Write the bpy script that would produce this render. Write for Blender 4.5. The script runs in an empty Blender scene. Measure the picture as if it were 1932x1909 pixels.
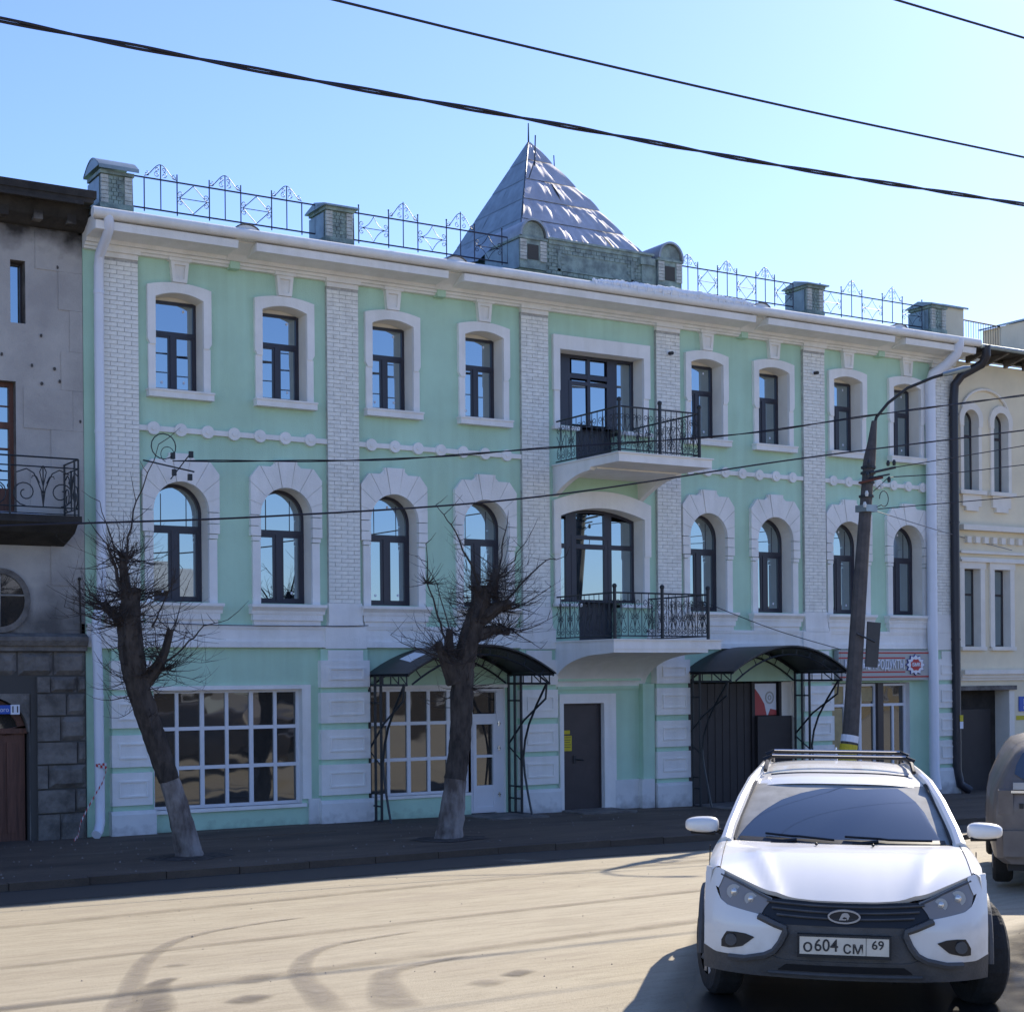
import bpy, bmesh, math, random
from math import sin, cos, pi, radians, sqrt, atan2
from mathutils import Vector, Matrix
random.seed(11)
C = bpy.context.scene.collection
scn = bpy.context.scene

# ------------------------------------------------------------------ camera, world, sun, exposure
TH = math.atan(3000 / 4834.0)                      # camera heading, right of the facade's normal
cam_d = bpy.data.cameras.new('camera'); cam = bpy.data.objects.new('camera', cam_d); C.objects.link(cam)
cam_d.sensor_width = 36; cam_d.lens = 3000 / 1932.0 * 36
cam_d.shift_y = (1277 - 954.5) / 1932.0
cam_d.clip_end = 2000
cam.location = (0, -25, 2.45)
cam.rotation_euler = (Matrix.Rotation(-TH, 3, 'Z') @ Matrix.Rotation(pi / 2, 3, 'X') @ Matrix.Rotation(radians(-.5), 3, 'Z')).to_euler()
scn.camera = cam
SUN_AZ, SUN_EL = radians(64), radians(34.5)          # azimuth from +Y towards +X
w = bpy.data.worlds.new('World'); scn.world = w; w.use_nodes = True
nt = w.node_tree; nt.nodes.clear()
sky = nt.nodes.new('ShaderNodeTexSky'); sky.sky_type = 'NISHITA'; sky.sun_disc = False
sky.sun_elevation = SUN_EL; sky.sun_rotation = SUN_AZ
sky.air_density = 1.0; sky.dust_density = .45; sky.ozone_density = 2.0; sky.altitude = 100
bg = nt.nodes.new('ShaderNodeBackground'); bg.inputs[1].default_value = .113
ow = nt.nodes.new('ShaderNodeOutputWorld')
wb = nt.nodes.new('ShaderNodeMix'); wb.data_type = 'RGBA'; wb.blend_type = 'MULTIPLY'; wb.inputs[0].default_value = 1; wb.inputs[7].default_value = (.70, .80, 1.12, 1)   # the photo's cool daylight balance
nt.links.new(sky.outputs[0], wb.inputs[6]); nt.links.new(wb.outputs[2], bg.inputs[0]); nt.links.new(bg.outputs[0], ow.inputs[0])
sd = Vector((cos(SUN_EL) * sin(SUN_AZ), cos(SUN_EL) * cos(SUN_AZ), sin(SUN_EL)))
sl = bpy.data.lights.new('sun', 'SUN'); sl.energy = 3.7; sl.angle = radians(.53); sl.color = (1, .91, .76)
so = bpy.data.objects.new('sun', sl); C.objects.link(so); so.rotation_euler = sd.to_track_quat('Z', 'Y').to_euler(); so.location = (40, 20, 40)
scn.view_settings.view_transform = 'Standard'; scn.view_settings.look = 'None'
scn.view_settings.exposure = 0.92; scn.view_settings.gamma = 1; scn.view_settings.use_curve_mapping = False
scn.render.engine = 'CYCLES'

# ------------------------------------------------------------------ materials
def mat(name, col, rough=.8, var=.0, vs=2.0, bump=.0, bs=30., metal=0., spec=.5, col2=None, stretch=None, coat=0, detail=6):
    m = bpy.data.materials.new(name); m.use_nodes = True; t = m.node_tree; N = t.nodes; L = t.links
    p = N['Principled BSDF']; p.inputs['Roughness'].default_value = rough; p.inputs['Metallic'].default_value = metal
    p.inputs['Specular IOR Level'].default_value = spec; p.inputs['Coat Weight'].default_value = coat
    p.inputs['Coat Roughness'].default_value = .04
    p.inputs['Base Color'].default_value = (*col, 1)
    tc = N.new('ShaderNodeTexCoord'); src = tc.outputs['Object']
    if stretch:
        mp = N.new('ShaderNodeMapping'); mp.inputs['Scale'].default_value = stretch; L.new(src, mp.inputs[0]); src = mp.outputs[0]
    if var or col2:
        n = N.new('ShaderNodeTexNoise'); n.inputs['Scale'].default_value = vs; n.inputs['Detail'].default_value = detail; n.inputs['Roughness'].default_value = .62
        L.new(src, n.inputs['Vector'])
        r = N.new('ShaderNodeValToRGB'); c2 = col2 or tuple(c * (1 - var) for c in col)
        r.color_ramp.elements[0].position = .36; r.color_ramp.elements[1].position = .62
        r.color_ramp.elements[0].color = (*c2, 1); r.color_ramp.elements[1].color = (*col, 1)
        L.new(n.outputs[0], r.inputs[0]); L.new(r.outputs[0], p.inputs['Base Color'])
    if bump:
        n2 = N.new('ShaderNodeTexNoise'); n2.inputs['Scale'].default_value = bs; n2.inputs['Detail'].default_value = 5
        L.new(src, n2.inputs['Vector'])
        b = N.new('ShaderNodeBump'); b.inputs['Strength'].default_value = bump; b.inputs['Distance'].default_value = .02
        L.new(n2.outputs[0], b.inputs['Height']); L.new(b.outputs[0], p.inputs['Normal'])
    return m
def glass(name, tint, mix, rough=.02, wob=.0, gc=(.93, .97, 1)):
    """window pane seen from outside: dark room behind, mirror-like face"""
    m = bpy.data.materials.new(name); m.use_nodes = True; t = m.node_tree; N = t.nodes; L = t.links
    p = N['Principled BSDF']; p.inputs['Base Color'].default_value = (*tint, 1); p.inputs['Roughness'].default_value = 1; p.inputs['Specular IOR Level'].default_value = 0
    g = N.new('ShaderNodeBsdfGlossy'); g.inputs['Roughness'].default_value = rough; g.inputs['Color'].default_value = (*gc, 1)
    f = N.new('ShaderNodeFresnel'); f.inputs['IOR'].default_value = 1.5
    a = N.new('ShaderNodeMath'); a.operation = 'ADD'; a.inputs[1].default_value = mix; a.use_clamp = True
    mx = N.new('ShaderNodeMixShader'); L.new(f.outputs[0], a.inputs[0]); L.new(a.outputs[0], mx.inputs[0])
    L.new(p.outputs[0], mx.inputs[1]); L.new(g.outputs[0], mx.inputs[2]); L.new(mx.outputs[0], N['Material Output'].inputs[0])
    if wob:
        tc = N.new('ShaderNodeTexCoord'); n2 = N.new('ShaderNodeTexNoise'); n2.inputs['Scale'].default_value = 2.2; n2.inputs['Detail'].default_value = 1
        L.new(tc.outputs['Object'], n2.inputs['Vector'])
        b = N.new('ShaderNodeBump'); b.inputs['Strength'].default_value = wob; b.inputs['Distance'].default_value = .05
        L.new(n2.outputs[0], b.inputs['Height']); L.new(b.outputs[0], g.inputs['Normal'])
    return m
def zgrime(m, z0, z1, col, amt=.6, sc=6.):
    """splash dirt rising from the pavement: keeps its place on the wall"""
    t = m.node_tree; N = t.nodes; L = t.links; p = N['Principled BSDF']
    geo = N.new('ShaderNodeNewGeometry'); sx = N.new('ShaderNodeSeparateXYZ'); L.new(geo.outputs['Position'], sx.inputs[0])
    n = N.new('ShaderNodeTexNoise'); n.inputs['Scale'].default_value = sc; n.inputs['Detail'].default_value = 7; L.new(geo.outputs['Position'], n.inputs['Vector'])
    mr = N.new('ShaderNodeMapRange'); mr.inputs[1].default_value = z0; mr.inputs[2].default_value = z1; mr.inputs[3].default_value = 1; mr.inputs[4].default_value = -.4
    L.new(sx.outputs[2], mr.inputs[0])
    ad = N.new('ShaderNodeMath'); ad.operation = 'MULTIPLY_ADD'; L.new(n.outputs[0], ad.inputs[0]); ad.inputs[1].default_value = 1.6; L.new(mr.outputs[0], ad.inputs[2])
    sb = N.new('ShaderNodeMath'); sb.operation = 'SUBTRACT'; L.new(ad.outputs[0], sb.inputs[0]); sb.inputs[1].default_value = .95
    ml = N.new('ShaderNodeMath'); ml.operation = 'MULTIPLY'; ml.use_clamp = True; L.new(sb.outputs[0], ml.inputs[0]); ml.inputs[1].default_value = amt
    mx = N.new('ShaderNodeMix'); mx.data_type = 'RGBA'; L.new(ml.outputs[0], mx.inputs[0])
    old = [l for l in L if l.to_socket == p.inputs['Base Color']]
    if old: L.new(old[0].from_socket, mx.inputs[6])
    else: mx.inputs[6].default_value = p.inputs['Base Color'].default_value
    mx.inputs[7].default_value = (*col, 1); L.new(mx.outputs[2], p.inputs['Base Color'])
    return m
M = {}
M['green'] = mat('green_stucco', (.50, .72, .55), .9, .10, .9, .35, 60)
def streaks(m, amt=.12):
    t = m.node_tree; N = t.nodes; L = t.links; p = N['Principled BSDF']; geo = N.new('ShaderNodeNewGeometry')
    mp = N.new('ShaderNodeMapping'); mp.inputs['Scale'].default_value = (5.5, 5.5, .35); L.new(geo.outputs['Position'], mp.inputs[0])
    n = N.new('ShaderNodeTexNoise'); n.inputs['Scale'].default_value = 1; n.inputs['Detail'].default_value = 6; L.new(mp.outputs[0], n.inputs[0])
    n2 = N.new('ShaderNodeTexNoise'); n2.inputs['Scale'].default_value = .55; n2.inputs['Detail'].default_value = 3; L.new(geo.outputs['Position'], n2.inputs[0])
    ml = N.new('ShaderNodeMath'); ml.operation = 'MULTIPLY'; L.new(n.outputs[0], ml.inputs[0]); L.new(n2.outputs[0], ml.inputs[1])
    r = N.new('ShaderNodeValToRGB'); r.color_ramp.elements[0].position = .20; r.color_ramp.elements[1].position = .34; v = 1 - amt
    r.color_ramp.elements[0].color = (1, 1, 1, 1); r.color_ramp.elements[1].color = (v, v, v * .98, 1); L.new(ml.outputs[0], r.inputs[0])
    mx = N.new('ShaderNodeMix'); mx.data_type = 'RGBA'; mx.blend_type = 'MULTIPLY'; mx.inputs[0].default_value = 1
    o = [l for l in L if l.to_socket == p.inputs['Base Color']][0].from_socket; L.new(o, mx.inputs[6]); L.new(r.outputs[0], mx.inputs[7]); L.new(mx.outputs[2], p.inputs['Base Color']); return m
streaks(M['green'], .07)
M['white'] = mat('white_plaster', (.88, .86, .82), .85, .10, 1.6, .25, 40)
streaks(M['white'], .07)
M['wplinth'] = zgrime(mat('white_plinth', (.74, .74, .72), .85, .12, 2, .3, 40), -.25, .35, (.2, .19, .18), .8)
M['gplinth'] = zgrime(mat('green_plinth', (.50, .72, .55), .9, .10, .9, .35, 60), -.25, .3, (.12, .16, .12), .7)
M['brick'] = mat('painted_brick', (.88, .87, .80), .85, .16, 9, .5, 60)
M['mortar'] = mat('brick_joint', (.50, .49, .46), .95, .3, 14, .3, 80)
M['reveal'] = mat('cream_reveal', (.84, .79, .69), .85, .08, 2, .2, 40)
M['frame'] = mat('dark_window_frame', (.035, .035, .05), .35)
M['glass'] = glass('sky_glass', (.012, .016, .025), .46, .012, 0, (.78, .93, 1))
M['glass_low'] = glass('shop_glass', (.040, .036, .032), .10, .03, .07)
M['pvc'] = mat('white_plastic', (.75, .75, .77), .4, .04, 3)
M['pipew'] = mat('white_pipe', (.74, .76, .82), .35, .05, 2)
M['pipeb'] = mat('black_pipe', (.02, .02, .028), .4)
M['iron'] = mat('black_iron', (.016, .02, .024), .5)
M['ironb'] = mat('blue_black_iron', (.03, .03, .055), .45)
M['roof'] = mat('green_roof_sheet', (.10, .22, .16), .5, .3, 5, metal=.2)
M['tin'] = mat('zinc_sheet', (.40, .41, .42), .42, .30, 3, .15, 9, metal=.6)
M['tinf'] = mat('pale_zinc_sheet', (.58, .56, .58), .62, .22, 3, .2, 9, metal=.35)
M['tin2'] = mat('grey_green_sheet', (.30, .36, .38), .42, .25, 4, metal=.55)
M['tbrick'] = mat('weathered_green_brick', (.34, .42, .37), .9, .0, 5, .4, 50, col2=(.17, .21, .20))
M['wbrick'] = mat('weathered_white_brick', (.58, .58, .52), .9, .3, 8, .4, 50)
M['canopy'] = mat('dark_canopy_sheet', (.022, .024, .030), .45, .3, 6)
M['snow'] = mat('snow', (.85, .88, .92), .6, .06, 8, .5, 20)
M['door'] = mat('brown_steel_door', (.050, .040, .042), .45, .2, 3)
M['gate'] = mat('dark_gate', (.028, .024, .026), .55, .2, 3)
M['notice'] = mat('yellow_notice', (.62, .50, .03), .7, .15, 30)
M['red'] = mat('sign_red', (.45, .03, .03), .5)
M['signw'] = mat('sign_white', (.74, .76, .82), .45, .05, 5)
M['signg'] = mat('sign_grey', (.42, .42, .40), .5)
M['navy'] = mat('sign_navy', (.05, .06, .25), .5)
M['blue'] = mat('sign_blue', (.02, .09, .42), .45)
M['stucco2'] = mat('grey_stucco', (.47, .44, .40), .9, .0, 1.1, .4, 40, col2=(.36, .335, .31))
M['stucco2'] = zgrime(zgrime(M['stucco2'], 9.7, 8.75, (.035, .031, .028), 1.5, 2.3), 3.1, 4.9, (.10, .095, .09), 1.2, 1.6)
M['stain'] = mat('damp_stain', (.045, .04, .035), .95, .5, 3, .3, 30)
M['stone'] = mat('rough_grey_stone', (.21, .19, .17), .95, .0, 3, 1.0, 16, col2=(.10, .09, .08))
M['joint'] = mat('stone_joint', (.075, .070, .064), .95)
M['redwood'] = mat('varnished_wood', (.14, .055, .034), .55, .4, 3, .2, 20, stretch=(8, 8, .6))
M['cream'] = mat('cream_stucco', (.82, .72, .52), .9, .12, 1.2, .3, 50)
M['creamw'] = mat('pale_trim', (.84, .78, .68), .9, .1, 2, .2, 40)
M['bark'] = mat('dark_bark', (.075, .060, .050), .95, .0, 9, 1.0, 22, col2=(.025, .020, .017), stretch=(1, 1, .35))
M['lime'] = mat('limewashed_bark', (.30, .27, .25), .95, .0, 4, 1.0, 22, col2=(.09, .07, .06), stretch=(1, 1, .4))
M['twig'] = mat('twig_bark', (.040, .030, .026), .8)
M['conc'] = mat('pole_concrete', (.10, .09, .085), .9, .3, 6, .4, 40)
M['rust'] = mat('rusty_steel', (.16, .05, .03), .8, .4, 10)
M['cable'] = mat('black_cable', (.012, .012, .02), .6)
M['cableg'] = mat('grey_cable', (.25, .25, .26), .6)
M['porc'] = mat('porcelain', (.6, .62, .6), .25)
M['paint'] = mat('white_car_paint', (.80, .77, .71), .35, .03, 3, coat=.6)
M['paint'] = zgrime(M['paint'], .25, 1.15, (.30, .26, .21), .55, 9)
M['paint2'] = mat('dusty_car_paint', (.17, .145, .125), .5, .0, 3, coat=.2, col2=(.12, .10, .085))
M['clad'] = mat('grey_plastic', (.095, .090, .085), .6, .3, 6, .2, 60)
M['blackp'] = mat('black_plastic', (.010, .010, .011), .5)
M['chrome'] = mat('chrome', (.75, .75, .76), .18, metal=1)
M['lens'] = glass('lamp_lens', (.26, .24, .22), .0, .10)
M['lampin'] = mat('lamp_reflector', (.75, .72, .66), .25, metal=.6)
M['tyre'] = mat('tyre_rubber', (.018, .018, .018), .85, .3, 12, .4, 40)
M['rim'] = mat('wheel_rim', (.35, .35, .36), .4, metal=.7)
M['cabin'] = mat('dark_cabin', (.02, .02, .024), .7)
M['wsglass'] = glass('windscreen_glass', (.05, .07, .10), .03, .02)
M['wsdust'] = mat('dusty_windscreen', (.42, .41, .38), .8, .25, 6, spec=.2)
M['plate'] = mat('plate_white', (.80, .70, .54), .5, .12, 14)
M['ink'] = mat('plate_ink', (.04, .035, .03), .6)
M['tapew'] = mat('tape_white', (.6, .6, .62), .5)
M['timber'] = mat('dark_timber', (.05, .038, .03), .8, .3, 3)
M['tinroof'] = mat('light_tin_roof', (.36, .35, .33), .5, .2, 3)
M['yellowwall'] = mat('ochre_wall', (.42, .33, .18), .9, .2, 2)
M['interior'] = mat('room_dark', (.02, .018, .016), .9)
M['poster'] = mat('poster_red', (.45, .06, .06), .5)
M['warm'] = mat('ochre_blind', (.45, .35, .18), .8, .2, 6)

# ------------------------------------------------------------------ mesh helpers
ORG = Vector((0, 0, 0))
class MB:
    def __init__(s): s.v = []; s.f = []
    def add(s, vs, fs):
        n = len(s.v); s.v += [tuple(p) for p in vs]; s.f += [tuple(i + n for i in f) for f in fs]; return s
    def box(s, x0, x1, y0, y1, z0, z1):
        return s.add([(x0, y0, z0), (x1, y0, z0), (x1, y1, z0), (x0, y1, z0), (x0, y0, z1), (x1, y0, z1), (x1, y1, z1), (x0, y1, z1)],
                     [(0, 3, 2, 1), (4, 5, 6, 7), (0, 1, 5, 4), (1, 2, 6, 5), (2, 3, 7, 6), (3, 0, 4, 7)])
    def pxz(s, poly, y0, y1):                        # polygon in XZ, extruded in Y
        n = len(poly)
        return s.add([(x, y0, z) for x, z in poly] + [(x, y1, z) for x, z in poly],
                     [tuple(range(n)), tuple(range(2 * n - 1, n - 1, -1))] + [(i, i + n, (i + 1) % n + n, (i + 1) % n) for i in range(n)])
    def pyz(s, poly, x0, x1):
        n = len(poly)
        return s.add([(x0, y, z) for y, z in poly] + [(x1, y, z) for y, z in poly],
                     [tuple(range(n)), tuple(range(2 * n - 1, n - 1, -1))] + [(i, i + n, (i + 1) % n + n, (i + 1) % n) for i in range(n)])
    def tube(s, pts, r, n=6, caps=True):
        pts = [Vector(p) for p in pts]; rr = r if isinstance(r, (list, tuple)) else [r] * len(pts)
        base = len(s.v); up = None
        for i, p in enumerate(pts):
            a = pts[max(i - 1, 0)]; b = pts[min(i + 1, len(pts) - 1)]
            t = (b - a);
            if t.length < 1e-9: t = Vector((0, 0, 1))
            t.normalize()
            if up is None: up = Vector((0, 0, 1)) if abs(t.z) < .9 else Vector((0, 1, 0))
            u = t.cross(up)
            if u.length < 1e-4: u = t.cross(Vector((1, 0, 0)))
            u.normalize(); v = u.cross(t).normalized(); up = v
            for k in range(n):
                q = p + (u * cos(2 * pi * k / n) + v * sin(2 * pi * k / n)) * rr[i]; s.v.append(tuple(q))
        for i in range(len(pts) - 1):
            for k in range(n):
                s.f.append((base + i * n + k, base + i * n + (k + 1) % n, base + (i + 1) * n + (k + 1) % n, base + (i + 1) * n + k))
        if caps:
            s.f.append(tuple(base + k for k in range(n - 1, -1, -1))); e = base + (len(pts) - 1) * n; s.f.append(tuple(e + k for k in range(n)))
        return s
    def bar(s, a, b, r, n=5): return s.tube([a, b], r, n)
    def ball(s, c, r, n=8, m=5):
        c = Vector(c); b = len(s.v)
        for i in range(m + 1):
            ph = pi * i / m
            for k in range(n): s.v.append((c.x + r * sin(ph) * cos(2 * pi * k / n), c.y + r * sin(ph) * sin(2 * pi * k / n), c.z + r * cos(ph)))
        for i in range(m):
            for k in range(n): s.f.append((b + i * n + k, b + (i + 1) * n + k, b + (i + 1) * n + (k + 1) % n, b + i * n + (k + 1) % n))
        return s
    def grid(s, fn, nu, nv):
        b = len(s.v)
        for i in range(nu + 1):
            for j in range(nv + 1): s.v.append(tuple(fn(i / nu, j / nv)))
        for i in range(nu):
            for j in range(nv): s.f.append((b + i * (nv + 1) + j, b + (i + 1) * (nv + 1) + j, b + (i + 1) * (nv + 1) + j + 1, b + i * (nv + 1) + j + 1))
        return s
    def mesh(s, name, smooth=False, ang=35, local=False):
        me = bpy.data.meshes.new(name)
        o = Vector((0, 0, 0)) if local else ORG
        me.from_pydata([(x - o.x, y - o.y, z - o.z) for x, y, z in s.v], [], s.f); me.validate(); me.update()
        bm = bmesh.new(); bm.from_mesh(me); bmesh.ops.recalc_face_normals(bm, faces=bm.faces); bm.to_mesh(me); bm.free()
        if smooth:
            for p in me.polygons: p.use_smooth = True
            me.set_sharp_from_angle(angle=radians(ang))
        return me
LOCAL = False
def link(name, me, m, parent, loc=(0, 0, 0)):
    o = bpy.data.objects.new(name, me); C.objects.link(o)
    if m is not None and len(me.materials) == 0: me.materials.append(m)
    if parent is not None: o.parent = parent
    o.location = loc
    return o
def clusters(mb):
    par = list(range(len(mb.v)))
    def fd(a):
        while par[a] != a: par[a] = par[par[a]]; a = par[a]
        return a
    for f in mb.f:
        r = fd(f[0])
        for i in f[1:]: par[fd(i)] = r
    comp = {}
    for i, f in enumerate(mb.f): comp.setdefault(fd(f[0]), []).append(i)
    cs = []
    for fl in comp.values():
        vs = [mb.v[i] for k in fl for i in mb.f[k]]
        cs.append([[min(v[a] for v in vs) for a in range(3)], [max(v[a] for v in vs) for a in range(3)], fl])
    e = .006; changed = True
    while changed and len(cs) > 1:
        changed = False; out = []
        for c in cs:
            for o in out:
                if all(c[0][a] <= o[1][a] + e and o[0][a] <= c[1][a] + e for a in range(3)):
                    o[0] = [min(o[0][a], c[0][a]) for a in range(3)]; o[1] = [max(o[1][a], c[1][a]) for a in range(3)]; o[2] += c[2]; changed = True; break
            else: out.append(c)
        cs = out
    return [c[2] for c in cs]
NOSPLIT = {'twigs', 'branch', 'wall', 'inner_core', 'reveal', 'tent_roof', 'side_wall', 'roof', 'scrollwork', 'scroll_panel', 'body', 'windscreen', 'text', 'attic_brickwork', 'brickwork'}
RENAME = {'jamb_blocks': 'jamb_block', 'corner_bricks': 'corner_brick', 'face_bricks': 'face_brick', 'attic_mouldings': 'attic_moulding', 'base_and_cap_bricks': 'brick_course', 'white_stripes': 'white_stripe', 'red_stripes': 'red_stripe'}
def part(name, mb, m, parent, smooth=False, label=None, stuff=False):
    if name == 'twigs': stuff = True
    if not stuff and name not in NOSPLIT and len(mb.v) < 4000:
        cl = clusters(mb)
        if len(cl) > 1:
            name = RENAME.get(name, name); o = None
            for fl in cl:
                sub = MB(); mp_ = {}
                for k in fl:
                    ff = []
                    for i in mb.f[k]:
                        if i not in mp_: mp_[i] = len(sub.v); sub.v.append(mb.v[i])
                        ff.append(mp_[i])
                    sub.f.append(tuple(ff))
                oo = link(name, sub.mesh(name, smooth, local=LOCAL), M[m] if isinstance(m, str) else m, parent); o = o or oo
                if label: oo['label'] = label
            return o
    o = link(name, mb.mesh(name, smooth, local=LOCAL), M[m] if isinstance(m, str) else m, parent)
    if label: o['label'] = label
    if stuff: o['kind'] = 'stuff'
    return o
def thing(name, label, cat, loc=(0, 0, 0), group=None, rotz=0):
    global ORG
    o = bpy.data.objects.new(name, None); C.objects.link(o); o.location = loc; o.rotation_euler = (0, 0, rotz); o.empty_display_size = .3
    o['label'] = label; o['category'] = cat
    if group: o['group'] = group
    ORG = Vector(loc)
    return o
def solo(name, mb, m, label, cat, group=None, smooth=False, origin=None):
    """a thing that is one mesh"""
    global ORG
    ORG = Vector(origin) if origin else Vector(mb.v[0])
    o = link(name, mb.mesh(name, smooth), M[m], None, ORG); o['label'] = label; o['category'] = cat
    if group: o['group'] = group
    return o
def struct(name, mb, m, smooth=False, origin=(0, 0, 0)):
    global ORG
    ORG = Vector(origin); o = link(name, mb.mesh(name, smooth), M[m] if isinstance(m, str) else m, None, ORG); o['kind'] = 'structure'; return o
def text(name, s, size, m, parent, loc, rot=(pi / 2, 0, 0), sx=1., ext=.002, align='CENTER', bold=0.0):
    cu = bpy.data.curves.new(name, 'FONT'); cu.body = s; cu.size = size; cu.extrude = ext; cu.align_x = align; cu.align_y = 'CENTER'; cu.offset = bold; cu.resolution_u = 3
    t = bpy.data.objects.new(name, cu); C.objects.link(t); dg = bpy.context.evaluated_depsgraph_get()
    me = bpy.data.meshes.new_from_object(t.evaluated_get(dg)); bpy.data.objects.remove(t)
    me.materials.clear(); me.materials.append(M[m])
    o = bpy.data.objects.new(name, me); C.objects.link(o); o.parent = parent
    L = Vector(loc) if LOCAL else Vector(loc) - ORG
    o.location = L; o.rotation_euler = rot; o.scale = (sx, 1, 1)
    return o
def arc(cx, cz, r, a0, a1, n, rz=None):
    rz = rz or r
    return [(cx + r * cos(a0 + (a1 - a0) * i / n), cz + rz * sin(a0 + (a1 - a0) * i / n)) for i in range(n + 1)]
def seg_arc(x0, x1, zs, rise, n=10):                  # left to right, segmental
    return [(x0 + (x1 - x0) * i / n, zs + rise * (1 - (2 * i / n - 1) ** 2)) for i in range(n + 1)]

# ------------------------------------------------------------------ ground, road, pavement
def gx(x): return -.0125 * (x - 12) if x > 12 else 0.0
KY = -5.1
def sstep(t): t = min(max(t, 0), 1); return t * t * (3 - 2 * t)
def gz(x, y):
    if y > KY: return gx(min(x, 40)) - .03 + .006 * y * 0
    return gx(min(x, 40)) * (1 - sstep((KY - y) / 8)) - .13 + .46 * min(max((KY - y) / 11.5, 0), 1) ** 1.0
def ground_mat(name, base, dark, sc, rough, dr, spots=None):
    m = bpy.data.materials.new(name); m.use_nodes = True; N = m.node_tree.nodes; L = m.node_tree.links; p = N['Principled BSDF']
    geo = N.new('ShaderNodeNewGeometry'); mp = N.new('ShaderNodeMapping'); mp.inputs['Scale'].default_value = (.35, 1.2, 1); L.new(geo.outputs['Position'], mp.inputs[0])
    n = N.new('ShaderNodeTexNoise'); n.inputs['Scale'].default_value = sc; n.inputs['Detail'].default_value = 9; n.inputs['Roughness'].default_value = .6; L.new(mp.outputs[0], n.inputs[0])
    r = N.new('ShaderNodeValToRGB'); r.color_ramp.elements[0].position = .30; r.color_ramp.elements[0].color = (*dark, 1); r.color_ramp.elements[1].position = .60; r.color_ramp.elements[1].color = (*base, 1)
    L.new(n.outputs[0], r.inputs[0])
    n3 = N.new('ShaderNodeTexNoise'); n3.inputs['Scale'].default_value = 90; n3.inputs['Detail'].default_value = 3; L.new(geo.outputs['Position'], n3.inputs[0])
    r3 = N.new('ShaderNodeValToRGB'); r3.color_ramp.elements[0].position = .30; r3.color_ramp.elements[0].color = (.62, .60, .58, 1); r3.color_ramp.elements[1].position = .45; r3.color_ramp.elements[1].color = (1, 1, 1, 1)
    L.new(n3.outputs[0], r3.inputs[0])
    mx = N.new('ShaderNodeMix'); mx.data_type = 'RGBA'; mx.blend_type = 'MULTIPLY'; mx.inputs[0].default_value = 1
    L.new(r.outputs[0], mx.inputs[6]); L.new(r3.outputs[0], mx.inputs[7]); last = mx.outputs[2]
    mq = N.new('ShaderNodeMapping'); mq.inputs['Scale'].default_value = (.9, 5.0, 1); mq.inputs['Rotation'].default_value = (0, 0, .04); L.new(geo.outputs['Position'], mq.inputs[0])
    n5 = N.new('ShaderNodeTexNoise'); n5.inputs['Scale'].default_value = 2.2; n5.inputs['Detail'].default_value = 10; n5.inputs['Roughness'].default_value = .72; L.new(mq.outputs[0], n5.inputs[0])
    r5 = N.new('ShaderNodeValToRGB'); r5.color_ramp.elements[0].position = .36; r5.color_ramp.elements[0].color = (.80, .79, .78, 1); r5.color_ramp.elements[1].position = .56; r5.color_ramp.elements[1].color = (1, 1, 1, 1); L.new(n5.outputs[0], r5.inputs[0])
    m5 = N.new('ShaderNodeMix'); m5.data_type = 'RGBA'; m5.blend_type = 'MULTIPLY'; m5.inputs[0].default_value = 1; L.new(last, m5.inputs[6]); L.new(r5.outputs[0], m5.inputs[7]); last = m5.outputs[2]
    if spots:
        n4 = N.new('ShaderNodeTexNoise'); n4.inputs['Scale'].default_value = .9; n4.inputs['Detail'].default_value = 4; L.new(mp.outputs[0], n4.inputs[0])
        r4 = N.new('ShaderNodeValToRGB'); r4.color_ramp.elements[0].position = .60; r4.color_ramp.elements[1].position = .70
        r4.color_ramp.elements[0].color = (0, 0, 0, 1); r4.color_ramp.elements[1].color = (.55, .55, .55, 1); L.new(n4.outputs[0], r4.inputs[0])
        m4 = N.new('ShaderNodeMix'); m4.data_type = 'RGBA'; L.new(r4.outputs[0], m4.inputs[0]); L.new(last, m4.inputs[6]); m4.inputs[7].default_value = (*spots, 1); last = m4.outputs[2]
    L.new(last, p.inputs['Base Color']); p.inputs['Roughness'].default_value = rough
    b = N.new('ShaderNodeBump'); b.inputs['Strength'].default_value = .35; b.inputs['Distance'].default_value = .012; L.new(n3.outputs[0], b.inputs['Height']); L.new(b.outputs[0], p.inputs['Normal'])
    return m
M['road'] = ground_mat('dusty_road', (.445, .385, .27), (.385, .325, .225), 1.3, .8, 0, (.30, .245, .18))
M['asph'] = ground_mat('dark_pavement', (.125, .090, .062), (.060, .042, .029), 1.1, .85, 0, (.19, .15, .11))
M['groundm'] = ground_mat('dry_ground', (.32, .29, .23), (.20, .17, .13), .6, .9, 0)
def fade_mat(name, col, dens, sc, rough=.7):
    m = bpy.data.materials.new(name); m.use_nodes = True; N = m.node_tree.nodes; L = m.node_tree.links; p = N['Principled BSDF']
    p.inputs['Base Color'].default_value = (*col, 1); p.inputs['Roughness'].default_value = rough
    geo = N.new('ShaderNodeNewGeometry'); n = N.new('ShaderNodeTexNoise'); n.inputs['Scale'].default_value = sc; n.inputs['Detail'].default_value = 8; L.new(geo.outputs['Position'], n.inputs[0])
    at = N.new('ShaderNodeAttribute'); at.attribute_name = 'edge'
    a = N.new('ShaderNodeMath'); a.operation = 'MULTIPLY_ADD'; L.new(n.outputs[0], a.inputs[0]); a.inputs[1].default_value = 1.3; a.inputs[2].default_value = -.62 + dens
    b = N.new('ShaderNodeMath'); b.operation = 'MULTIPLY'; b.use_clamp = True; L.new(a.outputs[0], b.inputs[0]); L.new(at.outputs['Fac'], b.inputs[1])
    L.new(b.outputs[0], p.inputs['Alpha'])
    return m
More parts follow.
